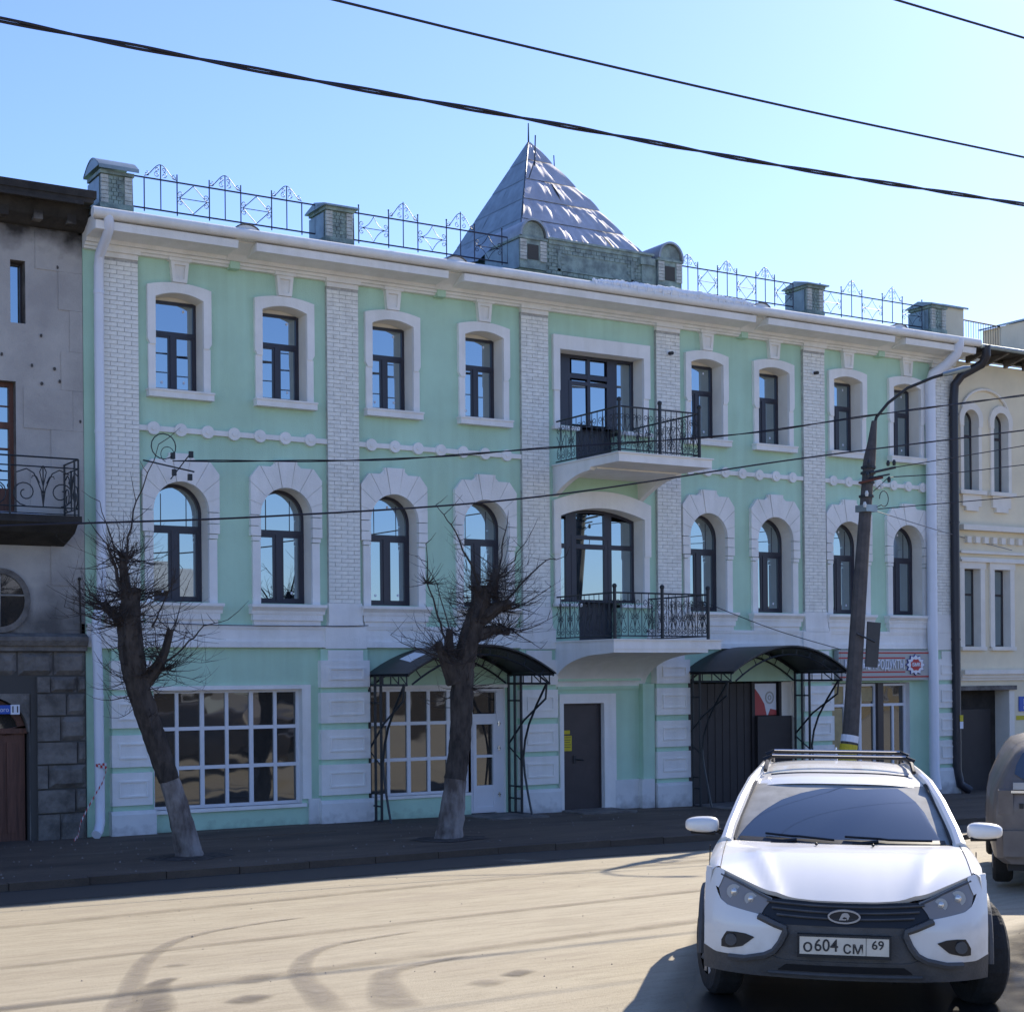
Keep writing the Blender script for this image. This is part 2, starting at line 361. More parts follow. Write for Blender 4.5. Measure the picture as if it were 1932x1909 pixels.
M['track'] = fade_mat('damp_tyre_track', (.31, .265, .20), .52, 5, .7)
M['trackd'] = fade_mat('dark_damp', (.22, .185, .14), .58, 6, .5)
M['wet'] = fade_mat('wet_asphalt', (.035, .034, .033), .62, 4.5, .10)
M['carshade'] = fade_mat('wet_road_car_shade', (.030, .027, .024), 1.7, 1.6, .32)  # wet asphalt colour, darkened to paint in the shadow under the car
M['kerbshade'] = fade_mat('kerb_shade_strip', (.060, .048, .036), 1.6, 1.5, .8)  # dark dirt colour that deepens the building's shadow beside the kerb
M['dust'] = fade_mat('grit_band', (.34, .29, .21), .38, 2.2, .9)

mb = MB(); mb.grid(lambda u, v: (-250 + 600 * u, -300 + 600 * v, -.6 + (1.0 if False else 0)), 8, 8)
struct('ground', mb, 'groundm')
mb = MB(); xs = [-60 + 160 * i / 64 for i in range(65)]; ys = [KY - .0 - j * .75 for j in range(14)] + [-16.6, -20, -24, -27, -31]
nv = len(ys) - 1
mb.grid(lambda u, v: (xs[round(u * 64)], ys[round(v * nv)], gz(xs[round(u * 64)], ys[round(v * nv)] - 1e-4)), 64, nv)
road = struct('road', mb, 'road')
mb = MB(); mb.grid(lambda u, v: (-60 + 160 * u, -31 - 60 * v, .33), 16, 6)
struct('opposite_ground', mb, 'groundm')
mb = MB(); mb.grid(lambda u, v: (xs[round(u * 64)], KY + (6.1) * v, gz(xs[round(u * 64)], KY + .01 + 6.1 * v) + .0), 64, 6)
pav = struct('pavement', mb, 'asph')
for i in range(34):                                   # kerb stones, each its own piece
    x0 = -2 + i * 1.0
    k = MB(); h = gz(x0 + .5, 0) + .012 + random.uniform(-.006, .006)
    k.box(x0 + .006, x0 + .994, KY - .15 + random.uniform(-.01, .01), KY + .004, h - .25, h)
    ORG = Vector((0, 0, 0)); part('kerb_stone', k, 'asph', pav)
def ribbon(name, pts, wd, m, parent, lift=.006, n=26):
    """a soft-edged mark lying on the road"""
    P = []
    for i in range(len(pts) - 1):
        for k in range(8):
            t = k / 8; p0 = pts[max(i - 1, 0)]; p1 = pts[i]; p2 = pts[i + 1]; p3 = pts[min(i + 2, len(pts) - 1)]
            P.append(tuple(.5 * ((2 * p1[j]) + (-p0[j] + p2[j]) * t + (2 * p0[j] - 5 * p1[j] + 4 * p2[j] - p3[j]) * t * t + (-p0[j] + 3 * p1[j] - 3 * p2[j] + p3[j]) * t ** 3) for j in (0, 1)))
    P.append(tuple(pts[-1])); mbb = MB(); ed = []
    N = len(P)
    for i, p in enumerate(P):
        a = P[max(i - 1, 0)]; b = P[min(i + 1, N - 1)]; d = Vector((b[0] - a[0], b[1] - a[1])); d.normalize(); nn = Vector((-d.y, d.x))
        ww = wd[0] + (wd[1] - wd[0]) * i / (N - 1) if isinstance(wd, tuple) else wd
        for k in range(7):
            s = (k / 6 - .5) * ww; x = p[0] + nn.x * s; y = p[1] + nn.y * s
            mbb.v.append((x, y, gz(x, y) + lift)); e = 1 - abs(k / 3 - 1) ** 2; f = min(1, i / 4, (N - 1 - i) / 4); ed.append(e * f)
    for i in range(N - 1):
        for k in range(6): mbb.f.append((i * 7 + k, (i + 1) * 7 + k, (i + 1) * 7 + k + 1, i * 7 + k + 1))
    global ORG
    ORG = Vector((0, 0, 0)); me = bpy.data.meshes.new(name); me.from_pydata(mbb.v, [], mbb.f); me.update()
    at = me.attributes.new('edge', 'FLOAT', 'POINT')
    for i, e in enumerate(ed): at.data[i].value = e
    return link(name, me, M[m], parent)

# ================================================================== GREEN BUILDING
GB = thing('green_building', 'pale green three storey building with white trim, brick pilasters and iron balconies', 'building', (17.5, 0, 0))
WC = [9.14, 11.0, 13.065, 14.945, 20.135, 21.89, 23.95, 25.70]      # window axes
PIL = [(7.86, 8.44), (11.78, 12.38), (15.735, 16.335), (18.86, 19.44), (22.68, 23.27), (26.45, 27.12)]
holes = []    # (x0,x1,z0,z1, arc or None, depth)
for c in WC:
    holes.append((c - .41, c + .41, 7.18, 8.78, seg_arc(c - .41, c + .41, 8.68, .09), .30))
    holes.append((c - .475, c + .475, 3.73, 5.69, [(c - .475, 5.215)] + arc(c, 5.215, .475, pi, 0, 16)[1:-1] + [(c + .475, 5.215)], .30))
holes += [(16.60, 18.56, 7.2, 8.62, None, .30), (17.0, 18.02, 6.42, 7.2, None, .30),
          (16.58, 18.54, 3.86, 5.66, seg_arc(16.58, 18.54, 5.48, .18, 14), .30), (17.03, 18.0, 3.12, 3.86, None, .30),
          (8.66, 11.27, .33, 2.28, None, .16), (12.56, 14.62, .36, 2.26, None, .10), (14.62, 15.36, -.35, 2.26, None, .10),
          (16.62, 17.55, -.35, 1.94, None, .14), (19.60, 22.42, -.45, 2.32, None, .22), (23.47, 25.76, -.15, 2.26, None, .18)]
def wall_sheet(X0, X1, Z0, Z1, holes, y=0.):
    mb = MB(); xs = sorted({X0, X1} | {h[0] for h in holes} | {h[1] for h in holes}); zs = sorted({Z0, Z1} | {max(h[2], Z0) for h in holes} | {h[3] for h in holes})
    for i in range(len(xs) - 1):
        for j in range(len(zs) - 1):
            cx, cz = (xs[i] + xs[i + 1]) / 2, (zs[j] + zs[j + 1]) / 2
            if any(h[0] < cx < h[1] and h[2] < cz < h[3] for h in holes): continue
            mb.add([(xs[i], y, zs[j]), (xs[i + 1], y, zs[j]), (xs[i + 1], y, zs[j + 1]), (xs[i], y, zs[j + 1])], [(0, 1, 2, 3)])
    for h in holes:
        if h[4]:
            a = h[4]
            for k in range(len(a) - 1):
                mb.add([(a[k][0], y, a[k][1]), (a[k + 1][0], y, a[k + 1][1]), (a[k + 1][0], y, h[3]), (a[k][0], y, h[3])], [(0, 1, 2, 3)])
    return mb
wall = part('wall', wall_sheet(7.56, 27.14, -.6, 9.5, holes), 'green', GB)
core = MB(); core.box(7.58, 27.12, .6, 11, -.6, 9.95); part('inner_core', core, 'interior', GB)
mb = MB()
mb.box(7.56, 7.6, .004, .62, -.6, 9.5); mb.box(27.1, 27.14, .004, .62, -.6, 9.5); part('side_wall', mb, 'green', GB)

def reveal(h, y0, parent, m='reveal', sill=True):
    x0, x1, z0, z1, a, d = h; top = a or [(x0, z1), (x1, z1)]
    out = [(x0, z0)] + top + [(x1, z0)]
    if a and abs(a[0][1] - z0) < 1e-6: out = top
    mb = MB(); n = len(out)
    for i in range(n if sill else n - 1):
        p, q = out[i], out[(i + 1) % n]
        if abs(p[0] - q[0]) + abs(p[1] - q[1]) < 1e-6: continue
        mb.add([(p[0], y0, p[1]), (q[0], y0, q[1]), (q[0], d + .12, q[1]), (p[0], d + .12, p[1])], [(0, 1, 2, 3)])
    return part('reveal', mb, m, parent, smooth=bool(a))
def inset(out, t):       # offset of an outline towards its middle
    cx = sum(p[0] for p in out) / len(out); n = len(out); r = []
    for i in range(n):
        a, b, c = Vector(out[i - 1]), Vector(out[i]), Vector(out[(i + 1) % n])
        d1 = (b - a).normalized(); d2 = (c - b).normalized(); n1 = Vector((-d1.y, d1.x)); n2 = Vector((-d2.y, d2.x)); m = n1 + n2
        if m.length < 1e-5: m = n1
        m.normalize(); k = t / max(m.dot(n1), .3); r.append((b.x + m.x * k, b.y + m.y * k))
    return r
def ring(mb, out, t, y0, y1):
    ins = inset(out, t); n = len(out)
    V = [(p[0], y0, p[1]) for p in out] + [(p[0], y0, p[1]) for p in ins] + [(p[0], y1, p[1]) for p in out] + [(p[0], y1, p[1]) for p in ins]
    F = []
    for i in range(n):
        j = (i + 1) % n; F += [(i, j, n + j, n + i), (2 * n + i, 3 * n + i, 3 * n + j, 2 * n + j), (n + i, n + j, 3 * n + j, 3 * n + i), (i, 2 * n + i, 2 * n + j, j)]
    mb.add(V, F); return ins
def pane(poly, y, parent, m='glass', tilt=.006):
    cx = sum(p[0] for p in poly) / len(poly); cz = sum(p[1] for p in poly) / len(poly); tx, tz = random.uniform(-tilt, tilt), random.uniform(-tilt, tilt)
    mb = MB(); n = len(poly)
    vs = [(x, y + (x - cx) * tx + (z - cz) * tz, z) for x, z in poly]
    mb.add(vs + [(a, b + .006, c) for a, b, c in vs], [tuple(range(n)), tuple(range(2 * n - 1, n - 1, -1))] + [(i, i + n, (i + 1) % n + n, (i + 1) % n) for i in range(n)])
    return part('pane', mb, m, parent)
def sticker(x, z, y, parent):
    mb = MB(); mb.pxz([(x + .022 * cos(a), z + .026 * sin(a)) for a in [k * pi / 4 for k in range(8)]], y - .006, y - .003); part('paper_sticker', mb, 'signw', parent)

R4 = lambda a, b, c, d: [(a, c), (b, c), (b, d), (a, d)]
def top_window(c):
    h = [q for q in holes if abs(q[0] - (c - .41)) < 1e-6 and q[2] == 7.18][0]
    fr = MB(); out = R4(c - .41, c + .41, 7.18, 8.70)
    ring(fr, out, .05, .29, .35)
    fr.box(c - .37, c + .37, .286, .35, 8.13, 8.20); fr.box(c - .042, c + .042, .282, .35, 7.23, 8.13)
    for sx in (-1, 1):                                # casements
        a, b = sorted((c + sx * .042, c + sx * .362)); ring(fr, [(a, 7.233), (b, 7.233), (b, 8.13), (a, 8.13)], .032, .296, .34)
    w_ = part('window', fr, 'frame', GB)
    pane(R4(c - .335, c - .07, 7.26, 8.10), .318, w_); pane(R4(c + .07, c + .335, 7.26, 8.10), .318, w_); pane(R4(c - .362, c + .362, 8.20, 8.655), .318, w_)
    f2 = MB(); f2.box(c - .40, c + .40, .31, .34, 8.702, 8.80); part('head_filler', f2, 'reveal', w_)
    for s_ in ((c - .18, 7.36), (c + .2, 7.38), (c + .2, 8.56)):
        if random.random() < .8: sticker(s_[0], s_[1], .318, w_)
    reveal(h, .0, w_)
    # architrave with dropped ears
    ot = seg_arc(c - .545, c + .545, 8.86, .075, 10); it = seg_arc(c - .41, c + .41, 8.68, .09, 10)
    s_ = MB(); s_.pxz([(c - .545, 7.98), (c - .50, 7.90), (c - .41, 7.90)] + it + [(c + .41, 7.90), (c + .50, 7.90), (c + .545, 7.98)] + list(reversed(ot)), -.075, -.0)
    s_.pxz([(c - .53, 7.17), (c - .41, 7.17), (c - .41, 7.90), (c - .53, 7.90)], -.055, 0); s_.pxz([(c + .41, 7.17), (c + .53, 7.17), (c + .53, 7.90), (c + .41, 7.90)], -.055, 0)
    part('architrave', s_, 'white', w_)
    k = MB(); ring(k, [(c - .12, 8.94), (c + .12, 8.94), (c + .155, 9.28), (c - .155, 9.28)], .055, -.10, 0); k.pxz([(c - .07, 8.99), (c + .07, 8.99), (c + .1, 9.23), (c - .1, 9.23)], -.06, 0)
    k.box(c - .19, c + .19, -.125, 0, 9.28, 9.335); part('keystone', k, 'white', w_)
    s2 = MB(); s2.box(c - .555, c + .555, -.15, 0, 7.04, 7.14); s2.box(c - .565, c + .565, -.165, .3, 7.14, 7.17); part('sill', s2, 'white', w_)
def ray_poly(c, cz, ang, poly):
    d = Vector((cos(ang), sin(ang))); best = None
    for i in range(len(poly) - 1):
        a, b = Vector(poly[i]), Vector(poly[i + 1]); e = b - a; den = d.x * e.y - d.y * e.x
        if abs(den) < 1e-9: continue
        q = a - Vector((c, cz)); t = (q.x * e.y - q.y * e.x) / den; u = (q.x * d.y - q.y * d.x) / den
        if t > 0 and -1e-6 <= u <= 1 + 1e-6 and (best is None or t > best[0]): best = (t, i + u)
    return best
def arch_window(c):
    h = [q for q in holes if abs(q[0] - (c - .475)) < 1e-6 and q[2] == 3.73][0]; R = .475; cz = 5.215
    out = [(c - R, 3.73), (c + R, 3.73), (c + R, cz)] + arc(c, cz, R, 0, pi, 18)[1:-1] + [(c - R, cz)]
    fr = MB(); ring(fr, out, .06, .29, .35); fr.box(c - .42, c + .42, .286, .35, 4.92, 5.0); fr.box(c - .05, c + .05, .282, .35, 3.79, 4.92)
    for sx in (-1, 1):
        a, b = sorted((c + sx * .05, c + sx * .415)); ring(fr, [(a, 3.79), (b, 3.79), (b, 4.92), (a, 4.92)], .045, .296, .34)
    for sx in (-1, 1): fr.box(c + sx * .22 - .006, c + sx * .22 + .006, .312, .317, 5.0, 5.52)
    w_ = part('window', fr, 'frame', GB)
    pane([(c - .37, 3.83), (c - .09, 3.83), (c - .09, 4.88), (c - .37, 4.88)], .318, w_); pane([(c + .09, 3.83), (c + .37, 3.83), (c + .37, 4.88), (c + .09, 4.88)], .318, w_)
    pane([(c - .417, 5.0), (c + .417, 5.0)] + arc(c, cz, .417, 0, pi, 16), .318, w_)
    for s_ in ((c - .2, 3.92), (c + .25, 3.93), (c + .05, 5.5)):
        if random.random() < .8: sticker(s_[0], s_[1], .318, w_)
    reveal(h, .0, w_)
    O = [(c + .655, cz - .0), (c + .655, 5.84), (c + .50, 6.035), (c + .20, 6.035), (c + .20, 6.15), (c - .20, 6.15), (c - .20, 6.035), (c - .50, 6.035), (c - .655, 5.84), (c - .655, cz)]
    NV = 9; g = .007
    bk = MB(); n_ = 18; rp_ = [ray_poly(c, cz, min(max(pi * k / n_, 1e-4), pi - 1e-4), O)[0] * .985 for k in range(n_ + 1)]
    for k in range(n_):
        a0, a1 = pi * k / n_, pi * (k + 1) / n_
        bk.pxz([(c + (R + .006) * cos(a0), cz + (R + .006) * sin(a0)), (c + rp_[k] * cos(a0), cz + rp_[k] * sin(a0)), (c + rp_[k + 1] * cos(a1), cz + rp_[k + 1] * sin(a1)), (c + (R + .006) * cos(a1), cz + (R + .006) * sin(a1))], -.068, -.002)
    part('arch_backing', bk, 'white', w_)
    for i in range(NV):                               # voussoirs
        a0, a1 = pi * i / NV + g, pi * (i + 1) / NV - g
        if i == 0: a0 = 0.0
        if i == NV - 1: a1 = pi
        b0, b1 = ray_poly(c, cz, max(a0, 1e-4), O), ray_poly(c, cz, min(a1, pi - 1e-4), O)
        P = [(c + R * cos(a1 + (a0 - a1) * k / 4), cz + R * sin(a1 + (a0 - a1) * k / 4)) for k in range(5)]
        P.append((c + cos(a0) * b0[0], cz + sin(a0) * b0[0]))
        for k in range(int(b0[1]) + 1, int(b1[1]) + 1):
            if k < len(O): P.append(O[k])
        P.append((c + cos(a1) * b1[0], cz + sin(a1) * b1[0]))
        Q = [P[0]]
        for p in P[1:]:
            if abs(p[0] - Q[-1][0]) + abs(p[1] - Q[-1][1]) > 1e-4: Q.append(p)
        v = MB(); v.pxz(Q, -.085 - (.012 if i == 4 else 0), 0); part('voussoir', v, 'white', w_)
    j = MB()
    for sx in (-1, 1):
        for (za, zb, xo, pr) in ((5.03, cz - .012, .655, .082), (4.86, 5.018, .655, .086), (4.78, 4.848, .625, .078), (3.71, 4.768, .615, .060)):
            a, b = sorted((c + sx * R, c + sx * xo)); j.box(a, b, -pr, 0, za, zb)
    part('jamb_blocks', j, 'white', w_)
    b = MB(); b.pxz([(c - R, 3.73)] + [(x, z) for x, z in arc(c, cz, .655, pi, 0, 12)] + [(c + .6, 3.73), (c + R, 3.73)] + arc(c, cz, R, 0, pi, 16), -.05, 0)
    s2 = MB(); s2.box(c - .69, c + .69, -.19, .3, 3.66, 3.71); s2.pyz([(-.18, 3.66), (0, 3.66), (0, 3.545), (-.12, 3.545), (-.13, 3.60)], c - .675, c + .675)
    s2.box(c - .64, c + .64, -.11, 0, 3.44, 3.545); s2.box(c - .61, c + .61, -.085, 0, 3.34, 3.44); part('sill', s2, 'white', w_)
for c in WC: top_window(c)
for c in WC: arch_window(c)

# balcony doors --------------------------------------------------
def door_frame(x0, x1, zb, zt, cols, trans, dz, dx0, dx1, arch=None, panes=()):
    fr = MB(); top = list(reversed(arch)) if arch else [(x1, zt), (x0, zt)]
    ring(fr, [(x0, zb), (x1, zb)] + top, .06, .29, .35)
    for a, b in cols: fr.box(a, b, .284, .352, zb, zt - (.02 if arch else .01) - (.05 if arch and (a < x0 + .6 or b > x1 - .6) else 0))
    for a, b, z in trans: fr.box(a, b, .288, .35, z - .045, z + .045)
    d = part('balcony_door', fr, 'frame', GB)
    l = MB(); l.box(dx0, dx1, .27, .33, dz, zb + .06); ring(l, [(dx0, dz), (dx1, dz), (dx1, zt - .5), (dx0, zt - .5)], .07, .276, .34)
    part('door_leaf', l, 'frame', d)
    for p in panes: pane(p, .318, d)
    return d
d1 = door_frame(16.60, 18.56, 7.2, 8.62, [(16.83, 17.06), (17.93, 18.16), (17.46, 17.53)], [(17.06, 17.93, 8.22)], 6.42, 17.03, 17.99,
    panes=[R4(16.655, 16.83, 7.26, 8.55), R4(18.16, 18.5, 7.26, 8.55), R4(17.12, 17.88, 8.28, 8.54), R4(17.12, 17.44, 7.30, 8.14), R4(17.55, 17.9, 7.30, 8.14)])
reveal(holes[16], .0, d1); reveal(holes[17], 0.0, d1, 'green', True)
a = MB(); a.pxz([(16.45, 7.84), (16.60, 7.84), (16.60, 8.62), (18.56, 8.62), (18.56, 7.84), (18.71, 7.84), (18.71, 8.885), (16.45, 8.885)], -.075, 0)
a.box(16.475, 16.6, -.055, 0, 7.17, 7.84); a.box(18.56, 18.685, -.055, 0, 7.17, 7.84); part('architrave', a, 'white', d1)
a = MB(); a.box(16.44, 17.0, -.13, .29, 7.10, 7.17); a.box(18.02, 18.73, -.13, .29, 7.10, 7.17); part('sill', a, 'white', d1)
ar = holes[18][4]
d2 = door_frame(16.58, 18.54, 3.86, 5.66, [(16.93, 17.17), (17.83, 18.0)], [(16.62, 17.0, 4.95), (17.1, 18.5, 4.95)], 3.12, 17.05, 17.98, arch=ar,
    panes=[R4(16.64, 16.93, 3.93, 4.91), R4(16.64, 16.93, 4.99, 5.46), R4(17.17, 17.83, 5.0, 5.57), R4(18.0, 18.48, 5.0, 5.46), R4(18.0, 18.48, 3.93, 4.91), R4(17.17, 17.83, 3.93, 4.9)])
reveal(holes[18], 0, d2); reveal(holes[19], 0, d2, 'green', True)
a = MB(); a.pxz([(16.43, 4.76), (16.58, 4.76)] + ar + [(18.54, 4.76), (18.69, 4.76)] + list(reversed(seg_arc(16.43, 18.69, 5.76, .22, 14))), -.085, 0)
a.box(16.455, 16.58, -.06, 0, 3.83, 4.76); a.box(18.54, 18.665, -.06, 0, 3.83, 4.76); part('architrave', a, 'white', d2)
a = MB(); a.box(16.43, 17.03, -.12, .29, 3.77, 3.83); a.box(18.0, 18.69, -.12, .29, 3.77, 3.83); part('sill', a, 'white', d2)

# pilasters: rendered core and loose-laid painted bricks
def brick_mesh(wd):
    m_ = MB(); e = .0025; m_.add([(0, 0, 0), (wd, 0, 0), (wd, 0, .0645), (0, 0, .0645), (e, -.010, e), (wd - e, -.010, e), (wd - e, -.010, .0645 - e), (e, -.010, .0645 - e)],
        [(4, 5, 6, 7), (0, 1, 5, 4), (1, 2, 6, 5), (2, 3, 7, 6), (3, 0, 4, 7)])
    me = m_.mesh('brick', local=True); me.materials.append(M['brick']); return me
BM = {}
count = 0
for pi_, (x0, x1) in enumerate(PIL):
    mb = MB(); mb.box(x0, x1, -.066, 0, 3.75, 9.22); pl = part('pilaster', mb, 'mortar', GB)
    b = MB(); b.box(x0 - .03, x1 + .03, -.115, 0, 3.34, 3.42); b.pyz([(0, 3.42), (-.11, 3.42), (-.09, 3.75), (0, 3.75)], x0 - .02, x1 + .02); part('pilaster_base', b, 'white', pl)
    b = MB(); b.box(x0 - .0, x1 + .0, -.09, 0, 9.205, 9.335); b.box(x0 - .03, x1 + .03, -.14, 0, 9.285, 9.34); part('pilaster_cap', b, 'white', pl)
    W_ = x1 - x0; hw = (W_ + .006) / 5; rest = MB(); nr = int((9.22 - 3.75) / .0702)
    for r in range(nr):
        z = 3.755 + r * .0702; x = x0; seq = (2, 2, 1) if r % 2 == 0 else (1, 2, 2)
        for k in seq:
            wd = round(hw * k - .006, 4)
            if count < 300:
                key = (wd);
                if key not in BM: BM[key] = brick_mesh(wd)
                o = link('brick', BM[key], None, pl, (x - 17.5, -.066 + random.uniform(-.003, .002), z)); count += 1
            else:
                y = -.066 + random.uniform(-.003, .002); e = .0025
                rest.add([(x, y, z), (x + wd, y, z), (x + wd, y, z + .0645), (x, y, z + .0645), (x + e, y - .010, z + e), (x + wd - e, y - .010, z + e), (x + wd - e, y - .010, z + .062), (x + e, y - .010, z + .062)],
                         [(4, 5, 6, 7), (0, 1, 5, 4), (1, 2, 6, 5), (2, 3, 7, 6), (3, 0, 4, 7)])
            x += hw * k
    if rest.v: part('brickwork', rest, 'brick', pl, stuff=True)

random.seed(77)
def crack(pts, w=.006):
    m_ = MB(); P = []
    for a, b in zip(pts, pts[1:]):
        for k in range(4): P.append((a[0] + (b[0] - a[0]) * k / 4 + random.uniform(-.015, .015), -.0015, a[1] + (b[1] - a[1]) * k / 4 + random.uniform(-.015, .015)))
    for p, q in zip(P, P[1:]): ww = random.uniform(.3, 1) * w; m_.add([(p[0] - ww, p[1], p[2] - ww), (p[0] + ww, p[1], p[2] + ww), (q[0] + ww, q[1], q[2] + ww), (q[0] - ww, q[1], q[2] - ww)], [(0, 1, 2, 3)])
    part('plaster_crack', m_, 'gplinth', GB)
crack([(9.70, 8.5), (9.78, 8.35), (9.72, 8.18), (9.80, 8.05), (9.92, 8.02)]); crack([(9.74, 8.9), (9.86, 8.6), (9.84, 8.45)], .004); crack([(11.6, 8.9), (11.7, 8.4), (11.66, 7.9), (11.72, 7.3)], .004)
crack([(15.65, 9.0), (15.6, 8.3), (15.66, 7.6)], .004); crack([(24.6, 9.2), (24.7, 8.9), (24.62, 8.6)], .008); crack([(9.9, 5.6), (10.0, 5.2), (9.95, 4.7)], .003)
# string band between ground and first floor
mb = MB(); mb.box(7.57, 16.42, -.06, 0, 3.085, 3.34); mb.box(18.62, 27.13, -.06, 0, 3.085, 3.34)
mb.box(7.57, 16.42, -.10, 0, 2.985, 3.085); mb.box(18.62, 27.13, -.10, 0, 2.985, 3.085); mb.box(7.57, 16.42, -.075, 0, 3.30, 3.36); mb.box(18.62, 27.13, -.075, 0, 3.30, 3.36)
for x0, x1 in PIL: mb.box(x0 - .09, x1 + .09, -.115, -.0, 2.965, 3.345)
part('string_band', mb, 'white', GB)
# frieze of roundels
for i0, (xa, xb) in enumerate(((8.44, 11.78), (12.38, 15.735), (19.44, 22.68), (23.27, 26.45))):
    f = MB(); f.box(xa, xb, -.05, 0, 6.49, 6.575); fz = part('frieze_band', f, 'white', GB); st = (xb - xa) / 7.12
    for k in range(7):
        cx = xa + .225 + k * st * .985 + .02; r = MB(); r.pxz([(cx + .105 * cos(a), 6.535 + .105 * sin(a)) for a in [j * pi / 12 for j in range(24)]], -.075, 0)
        r.pxz([(cx + .04 * cos(a), 6.535 + .04 * sin(a)) for a in [j * pi / 5 for j in range(10)]], -.088, 0); part('roundel', r, 'white', fz)
# cornice, soffit, fascia, gutter, roof
GAPS = [10.07, 14.0, 21.03, 24.85]
cor = MB(); segs = []; x = 7.56
for g in GAPS + [27.16]: segs.append((x, g - .084)); x = g + .084
segs[-1] = (segs[-1][0], 27.16)
for a, b in segs: cor.pyz([(0, 9.30), (-.09, 9.30), (-.10, 9.335), (-.14, 9.34), (-.15, 9.385), (0, 9.385)], a, b)

x = 7.56
for g in GAPS + [27.3]:
    e = g - .17 if g < 27.2 else 27.16
    cor.pyz([(0, 9.387), (-.20, 9.387), (-.24, 9.44), (-.62, 9.475), (-.62, 9.62), (0, 9.62)], x, e)
    if g < 27.2: cor.pyz([(0, 9.388), (-.20, 9.388), (-.30, 9.47), (-.58, 9.60), (-.58, 9.62), (0, 9.62)], e, g + .17)
    x = g + .17
cor.box(7.56, 27.16, -.66, -.05, 9.622, 9.70); part('cornice', cor, 'white', GB)
x = 7.56
for g in GAPS + [27.2]:
    f = MB(); e = g - .16 if g < 27 else 27.16; f.pyz([(-.62, 9.455), (-.70, 9.462), (-.715, 9.59), (-.62, 9.6)], x, e)
    part('fascia_board', f, 'white', GB); x = g + .16
for g in GAPS:
    n_ = MB(); n_.pxz([(g - .085, 9.27)] + arc(g, 9.36, .085, pi, 0, 10) + [(g + .085, 9.27)], -.17, 0); part('small_arch', n_, 'green', GB)
    b = MB(); b.pxz([(g - .2, 9.74)] + [(g + .2 * cos(a), 9.76 + .10 * sin(a)) for a in [pi - k * pi / 10 for k in range(11)]] + [(g + .2, 9.74)], -.70, -.3); part('eave_hood', b, 'white', GB)
    b = MB(); b.grid(lambda u, v: (g + .215 * cos(pi - u * pi), -.73 + .5 * v, 9.765 + .11 * sin(u * pi)), 10, 1); part('eave_hood_cap', b, 'tinroof', GB, smooth=True)
gt = MB(); gt.tube([(7.5, -.74, 9.70), (17, -.74, 9.695), (27.22, -.74, 9.70)], .085, 12); part('gutter', gt, 'white', GB, smooth=True)
rf = MB(); rf.add([(7.5, -.66, 9.76), (27.2, -.66, 9.76), (27.2, .35, 10.03), (7.5, .35, 10.03), (27.2, 5.5, 11.0), (7.5, 5.5, 11.0), (27.2, 11, 9.8), (7.5, 11, 9.8)], [(0, 1, 2, 3), (3, 2, 4, 5), (5, 4, 6, 7)])
for k in range(33):
    xx = 7.6 + k * .6; rf.add([(xx, -.62, 9.772), (xx + .03, -.62, 9.772), (xx + .03, .35, 10.03), (xx, .35, 10.03), (xx, -.62, 9.81), (xx + .03, -.62, 9.81), (xx + .03, .35, 10.07), (xx, .35, 10.07)], [(0, 1, 5, 4), (1, 2, 6, 5), (2, 3, 7, 6), (3, 0, 4, 7), (4, 5, 6, 7)])
part('roof', rf, 'roof', GB)
sn = MB(); random.seed(3)
for k in range(60):
    xx = 16.9 + k * .065; d_ = .03 + .05 * sin(pi * k / 60); sn.ball((xx, -.76 + random.uniform(-.02, .02), 9.79 + random.uniform(0, .02)), d_ + random.uniform(0, .02), 6, 4)
    if k % 3 == 0: sn.tube([(xx, -.82, 9.79), (xx + .01, -.83, 9.72 - random.uniform(0, .05))], [.02, .003], 5)
part('gutter_snow', sn, 'snow', GB, smooth=True)
# pedestals on the parapet
def pedestal(x0, x1, arched, m1='tbrick'):
    p = MB(); p.box(x0 + .02, x1 - .02, -.0, .62, 10.0, 10.56); pd = part('parapet_pedestal', p, m1, GB)
    s_ = MB(); s_.box(x0 - .004, x0 + .02, .06, .66, 10.05, 10.52); part('sheet_side', s_, 'tin2', pd)
    b = MB()
    for r in range(7):
        z = 10.09 + r * .064
        for xa in (x0 - .0, x1 - .12): b.box(xa, xa + .12, -.045 if r % 2 else -.04, 0, z, z + .056)
    part('corner_bricks', b, 'wbrick', pd)
    b = MB()
    for r in range(7):
        z = 10.09 + r * .064
        for k in range(3): b.box(x0 + .13 + k * .082 - (.03 if r % 2 else 0), x0 + .20 + k * .082 - (.03 if r % 2 else 0), -.016, 0, z, z + .056)
    part('face_bricks', b, 'tbrick', pd)
    b = MB(); b.box(x0 - .02, x1 + .02, -.05, .62, 10.0, 10.085); b.box(x0 - .02, x1 + .03, -.06, .64, 10.545, 10.60); part('base_and_cap_bricks', b, m1, pd)
    c_ = MB()
    if arched:
        c_.grid(lambda u, v: (x0 - .06 + (x1 - x0 + .14) * v, -.14 + .86 * u, 10.60 + .25 * sin(pi * min(max(u * .86 + .07, 0), 1))), 10, 1)
        c_.grid(lambda u, v: (x0 - .06 + (x1 - x0 + .14) * v, -.14 + .86 * u, 10.575 + .25 * sin(pi * min(max(u * .86 + .07, 0), 1))), 10, 1)
        c_.pyz([(-.14 + .86 * u / 10, 10.60 + .245 * sin(pi * (u / 10 * .86 + .07))) for u in range(11)], x0 - .055, x0 - .05)
        c_.box(x0 - .06, x1 + .08, -.145, -.135, 10.60, 10.66)
    else:
        c_.pyz([(-.12, 10.60), (.70, 10.60), (.70, 10.62), (.3, 10.73), (-.12, 10.63)], x0 - .07, x1 + .09)
    part('sheet_cap', c_, 'tin2', pd, smooth=arched)
